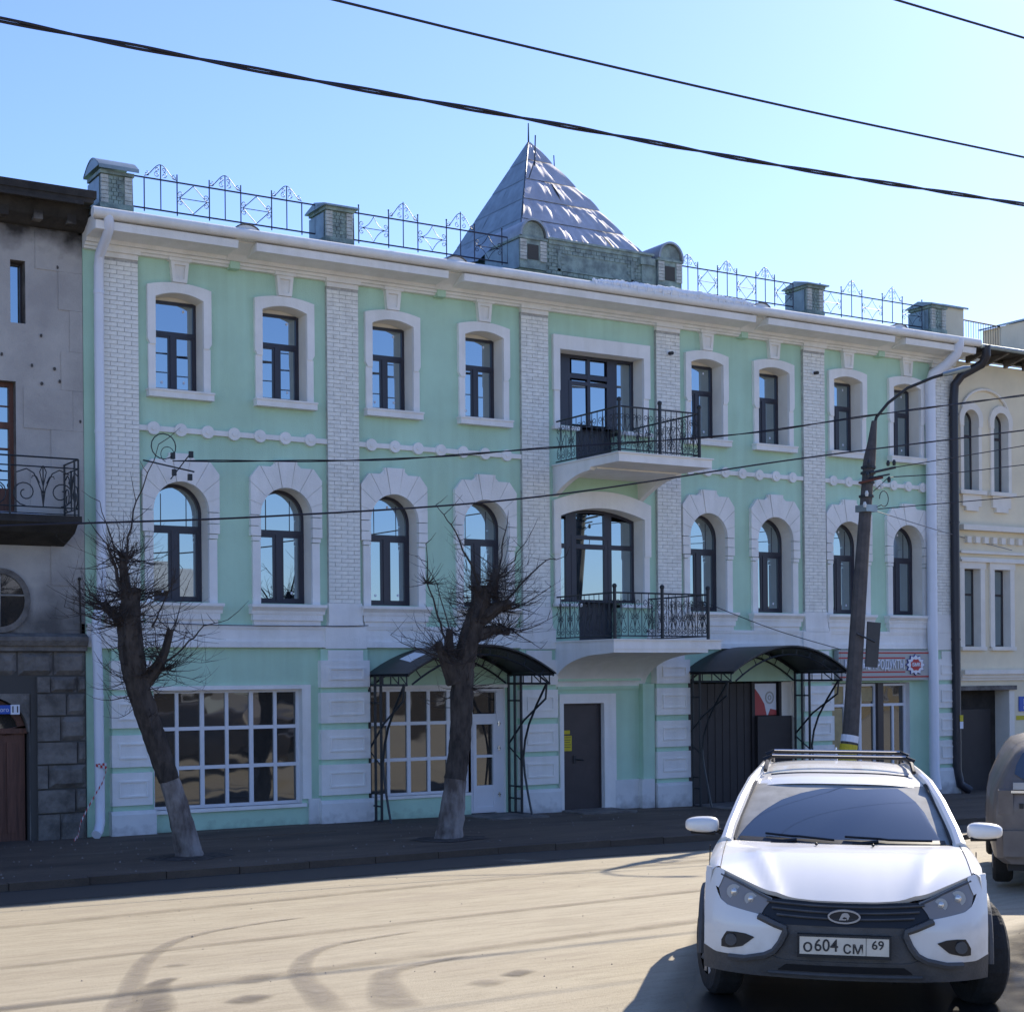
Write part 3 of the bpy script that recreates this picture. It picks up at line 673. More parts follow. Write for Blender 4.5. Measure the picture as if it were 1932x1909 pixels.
for k, (x0, x1) in enumerate(((7.86, 8.37), (11.80, 12.31), (22.85, 23.3), (26.5, 26.95))): pedestal(x0, x1, k == 0)

# central attic with round dormers and tent roof
at_ = MB(); at_.box(15.75, 19.42, .0, 1.2, 9.95, 10.60); attic = part('attic_wall', at_, 'tbrick', GB)
b = MB(); b.box(16.40, 18.80, -.02, 0, 10.585, 10.66); b.box(16.35, 18.85, -.05, .2, 10.66, 10.70); b.box(16.6, 18.5, -.03, 0, 10.10, 10.14); b.box(18.3, 18.36, -.03, 0, 10.1, 10.5); b.box(16.6, 16.66, -.03, 0, 10.1, 10.48); b.box(18.55, 18.8, -.05, 0, 10.05, 10.6); b.box(18.5, 18.85, -.08, 0, 10.46, 10.60)
part('attic_mouldings', b, 'tbrick', attic)
b = MB(); random.seed(5)
for r in range(8):
    z = 10.03 + r * .068
    for k in range(18):
        x = 16.34 + k * .122 + (.06 if r % 2 else 0)
        if 16.7 < x < 18.2 and 10.15 < z < 10.43: continue
        b.box(x, x + .112, -.014 - random.uniform(0, .004), 0, z, z + .058)
part('attic_brickwork', b, 'tbrick', attic, stuff=True)
for x0 in (15.73, 18.93):
    d = MB(); d.box(x0, x0 + .58, -.06, .9, 10.05, 10.60); dm = part('round_dormer', d, 'tbrick', GB)
    b = MB()
    for r in range(6):
        z = 10.20 + r * .064
        for xa in (x0, x0 + .44): b.box(xa, xa + .14, -.085, -.06, z, z + .056)
    part('corner_bricks', b, 'wbrick', dm)
    b = MB(); b.box(x0 - .008, x0 - .001, -.04, 1.19, 10.05, 10.58); part('sheet_side', b, 'tin2', dm)
    b = MB(); b.box(x0 + .17, x0 + .41, -.068, -.06, 10.22, 10.50); part('dormer_niche', b, 'joint', dm)
    b = MB(); b.pxz([(x0 + .02, 10.60)] + arc(x0 + .29, 10.66, .25, pi, 0, 14, .27) + [(x0 + .56, 10.60)], -.055, -.04); part('lunette', b, 'tbrick', dm)
    b = MB()
    for a0 in (.27, .31): b.grid(lambda u, v: (x0 + .29 + a0 * cos(pi - pi * u), -.12 + 1.15 * v, 10.64 + (a0 + .03) * sin(pi * u)), 16, 1)
    n = 16
    b.grid(lambda u, v: (x0 + .29 + (.27 + .04 * v) * cos(pi - pi * u), -.12, 10.64 + (.30 + .04 * v) * sin(pi * u)), 16, 1)
    part('barrel_cap', b, 'tin', dm, smooth=True)
    b = MB(); b.box(x0 - .03, x0 + .61, -.09, .9, 10.59, 10.635); part('dormer_cornice', b, 'tbrick', dm)
def tent():
    x0, x1, y0, y1, zb = 16.05, 19.05, .45, 3.55, 10.72; ap = Vector((17.43, 2.27, 13.33))
    cs = [Vector((x0, y0, zb)), Vector((x1, y0, zb)), Vector((x1, y1, zb)), Vector((x0, y1, zb))]
    core_ = MB(); core_.add([c - (c - ap) * .0 for c in cs] + [ap - Vector((0, 0, .05))], [(0, 1, 4), (1, 2, 4), (2, 3, 4), (3, 0, 4)]); t_ = part('tent_roof', core_, 'tin2', GB)
    base = MB(); base.box(x0 + .02, x1 - .02, y0 + .02, y1, 9.9, zb); part('tent_roof_base', base, 'tin2', t_)
    rows = 5
    for s_ in range(4):
        a, b = cs[s_], cs[(s_ + 1) % 4]; nrm = (b - a).cross(ap - a).normalized()
        if nrm.dot((a + b) / 2 - Vector((17.5, 2, 11))) < 0: nrm = -nrm
        for r in range(rows):
            t0, t1 = r / rows, (r + 1) / rows; nc = max(1, rows - r - 1) if s_ == 0 else max(1, rows - r - 1)
            for k in range(nc):
                u0, u1 = k / nc, (k + 1) / nc; m_ = MB(); sd_ = random.random() * 10
                amp = .030 if s_ == 0 else .006
                def fn(u, v):
                    tt = t0 + (t1 - t0) * v * 1.03; uu = u0 + (u1 - u0) * u; tt = min(tt, 1)
                    p = (a * (1 - uu) + b * uu) * (1 - tt) + ap * tt
                    bulge = amp * (sin(pi * v) ** .7) * (.3 + .7 * abs(sin((3.2 + sd_ % 1.5) * pi * (u + .12 * v) + sd_ + sin(5 * u + sd_))) ** 1.5) + amp * .5 * sin(2.4 * pi * u + 3 * v + sd_) * sin(pi * v)
                    return p + nrm * (.014 + bulge + (.02 if s_ == 0 else .006) * (1 - v))
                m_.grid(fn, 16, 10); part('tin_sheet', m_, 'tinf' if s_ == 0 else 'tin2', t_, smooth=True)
    for s_ in range(4):
        m_ = MB(); m_.tube([cs[s_], cs[s_] * .5 + ap * .5 + Vector((0, 0, -.03)), ap], .012, 6); part('hip_seam', m_, 'tin', t_, smooth=True)
    m_ = MB(); m_.add([(15.62, 1.3, 10.45), (16.06, .9, 10.95), (16.06, 3.6, 11.05), (15.45, 3.6, 10.72)], [(0, 1, 2, 3)]); part('roof_skirt', m_, 'tin2', t_)
    m_ = MB(); m_.tube([ap - Vector((0, 0, .1)), ap + Vector((.0, 0, .38))], [.022, .012], 6); part('finial', m_, 'iron', t_)
    m_ = MB(); m_.bar((16.95, 1.3, 12.5), (16.97, 1.3, 13.1), .014); m_.bar((16.95, 1.3, 12.6), (16.75, 1.2, 12.2), .012); m_.bar((18.05, 2.25, 12.75), (18.03, 2.25, 13.15), .012); part('roof_rod', m_, 'iron', t_)
random.seed(8); tent()

# roof railings ------------------------------------------------
def spiral(c, r0, turns, start, y, n=16, sgn=1):
    return [(c[0] + r0 * (1 - .75 * k / n) * cos(start + sgn * turns * 2 * pi * k / n), y, c[1] + r0 * (1 - .75 * k / n) * sin(start + sgn * turns * 2 * pi * k / n)) for k in range(n + 1)]
def crest(mb, x0, x1, z, y, h):
    c = (x0 + x1) / 2; w_ = (x1 - x0) / 2
    for s in (-1, 1):
        mb.tube([(c + s * w_ * (1 - t), y, z + .03 + h * (1 - cos(pi * t)) / 2 * .9) for t in [k / 8 for k in range(9)]], .007, 4)
        mb.tube(spiral((c + s * w_ * .84, z + .07), .045, 1.1, pi / 2, y, 10, s), .006, 4); mb.tube(spiral((c + s * w_ * .22, z + .08), .05, 1.1, pi / 2, y, 10, -s), .006, 4)
        mb.tube(spiral((c + s * w_ * .18, z + h * .7), .04, 1.1, -pi / 2, y, 10, s), .006, 4)
def diamond(mb, x0, x1, z0, z1, y, curved):
    c = (x0 + x1) / 2; m = (z0 + z1) / 2
    mb.bar((x0, y, m), (x1, y, m), .007, 4)
    for s in (-1, 1):
        for q in (-1, 1):
            e = (c, z1 - .02 if q > 0 else z0 + .02); st = (x0 + .04 if s < 0 else x1 - .04, m)
            if curved: mb.tube([(st[0] + (e[0] - st[0]) * t, y, st[1] + (e[1] - st[1]) * (t ** 2.2)) for t in [k / 6 for k in range(7)]], .006, 4)
            else: mb.bar((st[0], y, st[1]), (e[0], y, e[1]), .007, 4)
            mb.tube(spiral(((x0 + .06) if s < 0 else (x1 - .06), m + q * .07), .05, 1.2, -q * pi / 2, y, 10, s * q), .006, 4)
def roof_railing(x0, x1, y, z0, z1, pat, curved, ov=(0, 0)):
    r = MB(); r.tube([(x0 - ov[0], y, z0), (x1 + ov[1], y, z0), (x1 + ov[1], y, z1), (x0 - ov[0], y, z1), (x0 - ov[0], y, z0)], .014, 6); rl = part('roof_railing', r, 'ironb', GB)
    xs_ = [x0 + (x1 - x0) * k / (len(pat)) for k in range(len(pat) + 1)]
    for k, x in enumerate(xs_):
        tall = curved or (0 < k < len(xs_) - 1)
        p = MB(); p.bar((x, y, z0 - .05), (x, y, z1 + (.13 if tall else 0)), .011, 5)
        if curved: p.ball((x, y, z1 + .14), .018, 6, 4)
        part('post', p, 'ironb', rl)
    for k, ch in enumerate(pat):
        a, b = xs_[k], xs_[k + 1]; m_ = MB()
        if ch == 'c':
            crest(m_, a, b, z1, y, .24 if not curved else .30); m_.bar(((a + b) / 2, y, z0), ((a + b) / 2, y, z1 + (.25 if not curved else .33)), .010, 5); part('scroll_crest', m_, 'ironb', rl)
        else: diamond(m_, a, b, z0, z1, y, curved); part('diamond_scroll', m_, 'ironb', rl)
roof_railing(8.65, 11.45, .2, 10.16, 10.66, 'cdcdc', False, (.2, .25))
roof_railing(12.54, 15.50, .2, 10.16, 10.64, 'dcdcd', True, (.1, .12))
roof_railing(19.62, 22.66, .2, 10.16, 10.64, 'cdcdcdc'[:6], False)
roof_railing(23.42, 26.45, .2, 10.14, 10.60, 'dcdcd', True)

# balconies ------------------------------------------------------
def balcony(x0, x1, Yf, z0, z1, posts, ztop, cove):
    s_ = MB(); s_.box(x0, x1, Yf, -.0, z0 + .03, z1); s_.box(x0 - .03, x1 + .03, Yf - .03, -.0, z1, z1 + .022); bal = part('balcony', s_, 'white', GB)
    k = MB()
    if cove:
        P = [(0, z0 + .03)] + [(Yf + .012, z0 + .03), (Yf + .012, z0 - .03)] + [(Yf + .35 + (-Yf - .35) * sin(t * pi / 2), z0 - .05 - .62 * (1 - cos(t * pi / 2))) for t in [j / 12 for j in range(13)]]
        k.pyz(P, x0 + .004, x1 - .30)
        part('cove_underside', k, 'white', bal, smooth=True)
    else:
        for xa, xb in ((x0 + .004, x0 + .12), (x1 - .12, x1 - .004)):
            P = [(0, z0 + .03), (-1.25, z0 + .03), (-1.22, z0 - .02)] + [(-1.15 + 1.15 * t, z0 - .03 - .36 * t ** 1.8) for t in [j / 8 for j in range(9)]]
            k.pyz(P, xa, xb)
        part('bracket', k, 'white', bal, smooth=True)
        k = MB(); k.box(x0 + .12, x1 - .12, -1.3, 0, z0 - .0, z0 + .028); part('soffit_panel', k, 'white', bal)
    zr = ztop - .12; yb = Yf + .08; xa, xb = x0 + .07, posts[-1]
    r = MB(); r.tube([(xa, -.02, zr), (xa, yb, zr), (xb, yb, zr), (xb, -.02, zr)], .017, 6); r.tube([(xa, -.02, z1 + .08), (xa, yb, z1 + .08), (xb, yb, z1 + .08), (xb, -.02, z1 + .08)], .013, 6)
    rl = part('rail', r, 'iron', bal)
    for px in posts:
        p = MB(); p.bar((px, yb, z1), (px, yb, ztop - .03), .032, 8); p.ball((px, yb, ztop), .045, 8, 6); part('newel_post', p, 'iron', bal, smooth=True)
    def run(a, b, n):
        a, b = Vector(a), Vector(b)
        for j in range(1, n):
            q = a + (b - a) * j / n; m_ = MB(); m_.bar((q.x, q.y, z1 + .08), (q.x, q.y, zr), .0075, 5); part('baluster', m_, 'iron', bal)
        nn = n // 2; d = (b - a) / nn; L = d.length; dn = d.normalized()
        for j in range(nn):
            c_ = a + d * (j + .5); m_ = MB(); H = zr - z1 - .08; zb = z1 + .08
            def P3(s, z): return (c_.x + dn.x * s, c_.y + dn.y * s, z)
            def spl(s0, zc, r, st, tu, sg): return [P3(s0 + r * (1 - .7 * i / 10) * cos(st + sg * tu * 2 * pi * i / 10), zc + r * (1 - .7 * i / 10) * sin(st + sg * tu * 2 * pi * i / 10)) for i in range(11)]
            for s in (-1, 1):
                m_.tube(spl(s * L * .2, zb + H * .78, L * .20, -pi / 2, 1.2, s), .0065, 4); m_.tube(spl(s * L * .2, zb + H * .13, L * .20, pi / 2, 1.2, -s), .0065, 4)
                m_.tube([P3(s * L * .4, zb + H * .62), P3(s * L * .12, zb + H * .42), P3(0, zb + H * .2)], .006, 4)
                if cove or j % 2: m_.tube(spl(s * L * .2, zb + H * .45, L * .18, pi / 2, 1.1, s), .006, 4)
                m_.tube([P3(s * L * .38, zb + H * .2), P3(s * L * .1, zb + H * .5), P3(0, zb + H * .95)], .006, 4)
            part('scrollwork', m_, 'iron', bal)
    run((xa, yb, 0), (xb, yb, 0), 14); run((xa, -.02, 0), (xa, yb, 0), 12); run((xb, -.02, 0), (xb, yb, 0), 12)
    return bal
balcony(16.45, 18.55, -2.14, 6.22, 6.40, (16.52, 17.42, 18.32), 7.36, False)
balcony(16.42, 18.86, -1.98, 2.90, 3.09, (16.50, 17.56, 18.62), 4.06, True)

# ground floor ---------------------------------------------------
BLK = [(2.30, 2.765), (1.685, 2.21), (1.06, 1.572), (.446, .969)]
def quoin(x0, x1, pr=.10, top=True):
    q = MB(); q.box(x0 + .02, x1 - .02, -pr + .02, 0, -.5, 2.96); qp = part('rusticated_pier', q, 'green', GB)
    for za, zb in BLK:
        b = MB(); b.box(x0, x1, -pr - .025, 0, za, zb); ins = (x0 + .17 * (x1 - x0), x1 - .12 * (x1 - x0), za + .13, zb - .13)
        ring(b, R4(*ins), .026, -pr - .046, -pr - .0)
        part('rusticated_block', b, 'white', qp)
    if top:
        b = MB(); b.box(x0 + .15, x1 - .12, -pr - .01, 0, 2.765, 2.94); part('pier_neck', b, 'white', qp)
    b = MB(); b.pyz([(0, .36), (-pr - .03, .36), (-pr - .06, .30), (-pr - .06, -.5), (0, -.5)], x0 - .02, x1 + .05); part('pier_plinth', b, 'wplinth', qp)
quoin(7.93, 8.595); quoin(11.585, 12.52); quoin(15.62, 16.45); quoin(18.72, 19.54, .16); quoin(22.60, 23.42); quoin(26.5, 27.12)
pl = MB(); pl.box(8.62, 11.44, -.012, 0, -.6, .30); pl.box(12.55, 14.6, -.012, 0, -.6, .33); part('plinth', pl, 'gplinth', GB)
pl = MB(); pl.box(11.38, 11.6, -.05, 0, -.5, .40); pl.box(17.6, 18.72, -.05, 0, -.5, .45); part('plinth_pad', pl, 'wplinth', GB)
def shop_window(x0, x1, z0, z1, nx, zl, y, name='shop_window', m='pvc'):
    fr = MB(); ring(fr, R4(x0, x1, z0, z1), .05, y - .02, y + .05); cols = [x0 + (x1 - x0) * k / nx for k in range(nx + 1)]; zz = [z0 + .02] + zl + [z1 - .02]
    for k in range(1, nx): fr.box(cols[k] - (.035 if k % 2 == 0 else .028), cols[k] + (.035 if k % 2 == 0 else .028), y - .022, y + .045, z0, z1)
    for z in zl: fr.box(x0, x1, y - .018, y + .04, z - .03, z + .03)
    s_ = part(name, fr, m, GB)
    for k in range(nx):
        for j in range(len(zz) - 1): pane(R4(cols[k] + .02, cols[k + 1] - .02, zz[j] + .02, zz[j + 1] - .02), y + .012, s_, 'glass_low', .010)
    return s_
sw = shop_window(8.66, 11.27, .33, 2.28, 6, [1.0, 1.645], .13); reveal(holes[20], 0, sw, 'white')
a = MB(); a.box(8.60, 11.43, -.045, 0, 2.28, 2.35); a.box(11.27, 11.43, -.045, 0, .40, 2.28); a.box(8.6, 11.33, -.07, .1, .27, .33); part('window_trim', a, 'white', sw)
sw = shop_window(12.56, 14.60, .36, 2.26, 5, [1.0, 1.64], .08); reveal(holes[21], -.0, sw, 'white')
a = MB(); a.box(12.5, 14.6, -.05, .1, .31, .36); a.box(12.5, 15.40, -.03, 0, 2.26, 2.32); part('window_trim', a, 'white', sw)
fr = MB(); ring(fr, R4(14.64, 15.34, -.03, 2.24), .06, .06, .13); fr.box(14.70, 15.28, .07, .12, 1.66, 1.78); ring(fr, R4(14.70, 15.20, 0, 1.66), .07, .05, .11); fr.box(14.75, 15.15, .06, .11, .38, .47); fr.box(14.75, 15.15, .06, .11, .98, 1.03)
fr.box(14.77, 15.13, .075, .10, .05, .38); fr.box(15.2, 15.36, .055, .12, -.3, 2.24)
pd = part('glazed_door', fr, 'pvc', GB); reveal(holes[22], 0, pd, 'white', False)
for q in (R4(14.74, 15.17, 1.8, 2.18), R4(14.77, 15.13, 1.03, 1.59), R4(14.77, 15.13, .47, .98)): pane(q, .095, pd, 'glass_low')
h_ = MB()
for z in (1.55, 1.1, .25): h_.bar((15.24, .03, z), (15.24, .03, z + .09), .012); h_.bar((15.22, .05, z + .045), (15.27, .02, z + .045), .010)
part('hinge', h_, 'chrome', pd)
# brown steel door under the balcony
dr = MB(); dr.box(16.66, 17.51, .06, .11, -.3, 1.90); ring(dr, R4(16.62, 17.55, -.3, 1.94), .035, .05, .13); bd = part('steel_door', dr, 'door', GB); reveal(holes[23], 0, bd, 'white', False)
a = MB(); a.pxz([(16.53, -.3), (16.62, -.3), (16.62, 1.94), (17.55, 1.94), (17.55, -.3), (17.80, -.3), (17.80, 2.12), (16.53, 2.12)], -.06, 0); a.box(17.80, 17.84, -.045, 0, .45, 2.12); part('door_surround', a, 'white', bd)
a = MB(); a.bar((16.93, .05, .88), (17.10, .0, .86), .014); a.box(16.90, 16.96, .04, .06, .8, .95); part('handle', a, 'iron', bd)
a = MB(); a.box(18.42, 18.70, -.13, 0, .45, 2.30); a.box(16.5, 18.42, -.07, 0, 2.36, 2.44); a.box(16.5, 18.4, -.045, 0, 2.20, 2.26); part('green_pier', a, 'green', GB)
a = MB(); a.box(18.36, 18.66, -.17, 0, -.5, .45); part('green_pier_plinth', a, 'wplinth', GB)
# gateway under the right canopy
g_ = MB(); g_.box(19.64, 21.36, .14, .20, -.5, 2.28)
for k in range(9): g_.box(19.66 + k * .19, 19.67 + k * .19, .13, .14, -.5, 2.28)
gt_ = part('brown_gate', g_, 'gate', GB); reveal(holes[24], 0, gt_, 'reveal', False)
g_ = MB(); g_.box(21.36, 21.44, .10, .2, -.5, 2.3); g_.box(21.44, 22.1, .19, .20, 1.60, 2.3); g_.box(21.44, 22.36, .02, .12, -.5, 1.6); g_.box(22.1, 22.16, .1, .2, 1.6, 2.3); part('dark_booth', g_, 'gate', GB)
g_ = MB(); g_.box(22.16, 22.42, .10, .2, 1.6, 2.3); part('booth_jamb', g_, 'reveal', GB)
# shop bay on the right
sw = shop_window(23.50, 24.86, -.10, 2.24, 3, [1.78], .15, 'grocery_window', 'pvc'); reveal(holes[25], 0, sw, 'white')
fr2 = MB(); ring(fr2, R4(25.02, 25.76, -.10, 2.24), .05, .13, .20); fr2.box(25.02, 25.76, .132, .19, 1.75, 1.81); fr2.box(25.36, 25.41, .13, .19, -.1, 1.78)
s3 = part('grocery_window', fr2, 'pvc', GB)
for q in (R4(25.06, 25.72, 1.81, 2.2), R4(25.06, 25.36, -.06, 1.75), R4(25.41, 25.72, -.06, 1.75)): pane(q, .162, s3, 'glass_low')
a = MB(); a.box(24.86, 25.02, .05, .2, -.3, 2.26); part('brown_post', a, 'door', GB)
a = MB(); a.box(23.53, 23.98, .145, .149, 1.83, 2.2); a.box(24.0, 24.78, .145, .149, 1.86, 2.16); a.box(23.56, 23.9, .145, .149, .2, 1.72); part('window_poster', a, 'warm', sw, label='faded ochre poster inside the shop window')

# ================================================================== things on or by the building
def pipe(name, pts, r, m, label, brk):
    t = thing(name, label, 'downpipe', pts[-1]); p = MB(); p.tube(pts, r, 12); part('pipe', p, m, t, smooth=True)
    for z in brk:
        for i in range(len(pts) - 1):
            a, b = Vector(pts[i]), Vector(pts[i + 1])
            if min(a.z, b.z) <= z <= max(a.z, b.z) and abs(a.z - b.z) > .3:
                q = a + (b - a) * ((z - a.z) / (b.z - a.z)); c = MB(); c.tube([q - Vector((0, 0, .025)), q + Vector((0, 0, .025))], r + .008, 12); c.bar(q, q + Vector((0, .14, 0)), .012); part('pipe_clamp', c, m, t)
    return t
pipe('downpipe', [(7.75, -.74, 9.74), (7.755, -.74, 9.62), (7.775, -.70, 9.50), (7.775, -.55, 9.38), (7.765, -.24, 9.18), (7.768, -.17, 9.0), (7.77, -.15, 7.5), (7.775, -.15, 4.0), (7.77, -.15, 3.66), (7.69, -.19, 3.48), (7.665, -.19, 3.2), (7.70, -.17, 2.7), (7.715, -.17, .5), (7.71, -.19, .22), (7.66, -.26, .08), (7.60, -.33, .03)], .078, 'pipew', 'white downpipe at the left corner beside the grey building, with a bent foot', (8.6, 6.4, 4.4, 2.2))
pipe('downpipe', [(26.58, -.74, 9.72), (26.585, -.74, 9.60), (26.60, -.66, 9.42), (26.50, -.45, 9.2), (26.33, -.22, 9.02), (26.30, -.17, 8.8), (26.30, -.17, 7), (26.27, -.20, 3.6), (26.25, -.24, 2), (26.25, -.24, .3), (26.25, -.3, -.1)], .115, 'pipew', 'white downpipe at the right corner, just left of the last brick pilaster', (8.3, 6.2, 4.3))
def canopy(xa, xb, label, snow):
    t = thing('entrance_canopy', label, 'canopy', ((xa + xb) / 2, -.8, 0), 'arched canopies over the shop doors'); gz0 = gz((xa + xb) / 2, -1)
    zs, rise, Yf = 2.50, .50, -1.52; c = (xa + xb) / 2; hw = (xb - xa) / 2 + .05
    def az(u): return zs + rise * (1 - (2 * u - 1) ** 2)
    s_ = MB(); s_.grid(lambda u, v: (c - hw + 2 * hw * u, -.01 + (Yf - .03) * v, az(u) + .02), 20, 2); s_.grid(lambda u, v: (c - hw + 2 * hw * u, -.01 + (Yf - .03) * v, az(u)), 20, 2)
    s_.grid(lambda u, v: (c - hw + 2 * hw * u, Yf - .04, az(u) + .03 * v - .008), 20, 1); part('curved_roof_sheet', s_, 'canopy', t, smooth=True)
    for y in (-.05, Yf + .05):
        a = MB(); a.tube([(c - hw + 2 * hw * k / 16, y, az(k / 16) - .025) for k in range(17)], .022, 5); a.tube([(c - (hw - .12) + 2 * (hw - .12) * k / 16, y, az(k / 16) - .16) for k in range(17)], .018, 5)
        for k in range(1, 16, 2):
            u = k / 16; a.bar((c - hw + 2 * hw * u, y, az(u) - .02), (c - (hw - .12) + 2 * (hw - .12) * u, y, az(u) - .16), .010, 4)
        part('arch_truss', a, 'iron', t)
    for x in (xa, xb):
        a = MB(); a.bar((x, 0, zs - .01), (x, Yf + .04, zs - .01), .020, 5); a.bar((x, 0, zs - .17), (x, Yf + .1, zs - .17), .020, 5)
        for k in range(5): a.bar((x, -.25 - .29 * k, zs), (x, -.25 - .29 * k, zs - .17), .014, 4)
        a.bar((x, -.85, zs), (x, -1.15, zs - .17), .013, 4); a.bar((x, -1.15, zs), (x, -1.42, zs - .17), .013, 4); part('side_truss', a, 'iron', t)
        for y in (-.03, -.24, -.46):
            a = MB(); a.box(x - .018, x + .018, y - .018, y + .018, gz0 - .08, zs); part('post', a, 'iron', t)
        for z in (gz0 + .02, .23, .45, 2.02):
            a = MB(); a.bar((x, -.02, z), (x, -.46, z), .015, 4); part('rung', a, 'iron', t)
        a = MB(); a.tube([(x, -.80, gz0), (x, -.66, .35), (x, -.56, .7), (x, -.52, 1.0), (x, -.58, 1.3), (x, -.72, 1.6), (x, -.98, 1.95), (x, -1.32, 2.34)], .022, 5)
        a.tube([(x, -.02, 1.22), (x, -.55, 1.66), (x, -1.28, 2.06), (x, -1.32, 2.34)], .020, 5); a.bar((x, -.02, 1.18), (x, -.46, .92), .016, 4); part('curved_brace', a, 'iron', t)
    if snow:
        a = MB(); a.grid(lambda u, v: (xa + .28 + .30 * u + .12 * v, Yf + .5 + .62 * v, az((xa + .28 + .30 * u + .12 * v - c + hw) / (2 * hw)) + .022 + .03 * sin(pi * u) * sin(pi * v)), 6, 6); part('snow_patch', a, 'snow', t, smooth=True)
canopy(12.56, 15.42, 'black arched canopy with a snow patch on top, over the white glazed door', True)
canopy(19.56, 22.42, 'black arched canopy over the dark gateway, left of the grocery sign', False)
# grocery sign
t = thing('shop_sign', 'long grey fascia sign with red stripes, white Cyrillic lettering and a starburst badge', 'sign', (24.85, -.2, 2.3))
a = MB(); a.box(23.50, 26.22, -.18, -.03, 2.31, 2.96); part('sign_panel', a, 'signg', t)
a = MB(); a.box(23.55, 26.17, -.186, -.18, 2.40, 2.93); part('sign_face', a, 'signg', t)
for z in (2.885, 2.775, 2.475, 2.37):
    a = MB(); a.box(23.5, 26.22 if z in (2.885, 2.37) else 25.44, -.192, -.186, z, z + .030); part('red_stripe', a, 'red', t)
text('lettering', 'ПРОДУКТЫ', .275, 'signw', t, (24.93, -.205, 2.635), sx=.60, ext=.01, bold=.003); text('lettering', 'МЯСНЫЕ', .275, 'signw', t, (24.02, -.205, 2.635), sx=.60, ext=.01, bold=.003)
a = MB(); P = []
for k in range(24): P.append((25.73 + (.31 if k % 2 == 0 else .235) * cos(k * pi / 12) * .95, 2.64 + (.235 if k % 2 == 0 else .18) * sin(k * pi / 12)))
a.pxz(P, -.215, -.192); part('starburst_rim', a, 'navy', t)
a = MB(); a.pxz([(25.73 + (x - 25.73) * .93, 2.64 + (z - 2.64) * .93) for x, z in P], -.222, -.215); part('starburst_white', a, 'signw', t)
a = MB(); a.pxz([(25.73 + .17 * cos(k * pi / 8) * (1 if k % 2 else .82), 2.64 + .135 * sin(k * pi / 8) * (1 if k % 2 else .82)) for k in range(16)], -.228, -.222); part('starburst_red', a, 'red', t)
text('badge_lettering', 'БМК', .11, 'signw', t, (25.73, -.234, 2.64), ext=.004, bold=.003)
# notices, plates, camera eyes
t = thing('door_notice', 'small yellow paper notice stuck on the brown steel door', 'notice', (16.78, .05, 1.2))
a = MB(); a.box(16.68, 16.87, .052, .058, 1.04, 1.33); part('yellow_sheet', a, 'notice', t); a = MB(); a.box(16.69, 16.83, .053, .058, 1.36, 1.43); part('ochre_slip', a, 'notice', t)
for k in range(5): a = MB(); a.box(16.70, 16.85 - .01 * (k % 3), .050, .052, 1.29 - k * .045, 1.30 - k * .045); part('print_line', a, 'ink', t)
t = thing('wall_poster', 'red and white poster with a round emblem in the dark gateway window', 'poster', (21.75, .17, 1.95))
a = MB(); a.box(21.46, 22.06, .16, .168, 1.62, 2.27); part('poster_sheet', a, 'signw', t)
a = MB(); a.pxz([(21.46, 1.62), (21.80, 1.62), (21.74, 1.85), (21.60, 2.05), (21.46, 2.2)], .155, .16); part('red_swirl', a, 'poster', t); a = MB(); a.pxz([(21.84, 1.62), (22.06, 1.62), (22.06, 1.72), (21.9, 1.75)], .155, .16); part('red_corner', a, 'poster', t)
a = MB(); ring(a, [(21.88 + .12 * cos(k * pi / 8), 1.98 + .13 * sin(k * pi / 8)) for k in range(16)], .03, .150, .158); ring(a, [(21.88 + .05 * cos(k * pi / 6), 1.98 + .055 * sin(k * pi / 6)) for k in range(12)], .02, .150, .158); part('grey_ring', a, 'signg', t)
for x, z, lb in ((19.16, 8.78, 'small black security camera on the fourth brick pilaster from the left'), (22.97, 8.75, 'small black security camera on the fifth brick pilaster from the left')):
    t = thing('security_camera', lb, 'camera', (x, -.1, z)); a = MB(); a.tube([(x, -.08, z), (x, -.2, z - .01)], .035, 10); part('camera_body', a, 'blackp', t); a = MB(); a.tube([(x, -.06, z + .0), (x, -.1, z)], .05, 8); part('mount', a, 'pvc', t)

# ================================================================== LEFT GREY BUILDING
random.seed(21)
LB = thing('grey_building', 'old grey stuccoed building with stained eaves and a wrought iron balcony, at the left edge', 'building', (5.5, 0, 0))
lh = [(6.43, 6.66, 8.01, 8.985, None, .25), (5.55, 6.50, 4.95, 7.1, None, .22), (5.2, 6.66, -.5, 2.25, None, .18)]
part('wall', wall_sheet(-9.0, 7.555, -.6, 9.85, lh, 0), 'stucco2', LB)
c_ = MB(); c_.box(-9.0, 7.555, .6, 10, -.6, 9.8); c_.box(7.5, 7.55, .0, .6, -.6, 9.8); part('inner_core', c_, 'interior', LB)
zz = 3.35
while zz < 9.3:                                      # scored render slabs
    h2 = .62 + random.uniform(-.03, .03); xx = 4.2 + random.uniform(0, .4)
    while xx < 7.5:
        ww = .72 + random.uniform(-.08, .08); xe = min(xx + ww, 7.55)
        if not any(h[0] - .06 < xe and xx < h[1] + .06 and h[2] - .06 < zz + h2 and zz < h[3] + .06 for h in lh) and not (xx < 6.9 and zz < 4.5 and zz + h2 > 3.2):
            m_ = MB(); m_.box(xx + .0015, xe - .0015, -.012 - random.uniform(0, .0015), 0, zz + .0015, zz + h2 - .0015); part('render_slab', m_, 'stucco2', LB)
        xx += ww
    zz += h2
# slit window
f_ = MB(); ring(f_, R4(6.43, 6.66, 8.01, 8.985), .03, .2, .25); wv = part('slit_window', f_, 'door', LB); reveal(lh[0], 0, wv, 'stone'); pane(R4(6.46, 6.63, 8.04, 8.955), .225, wv)
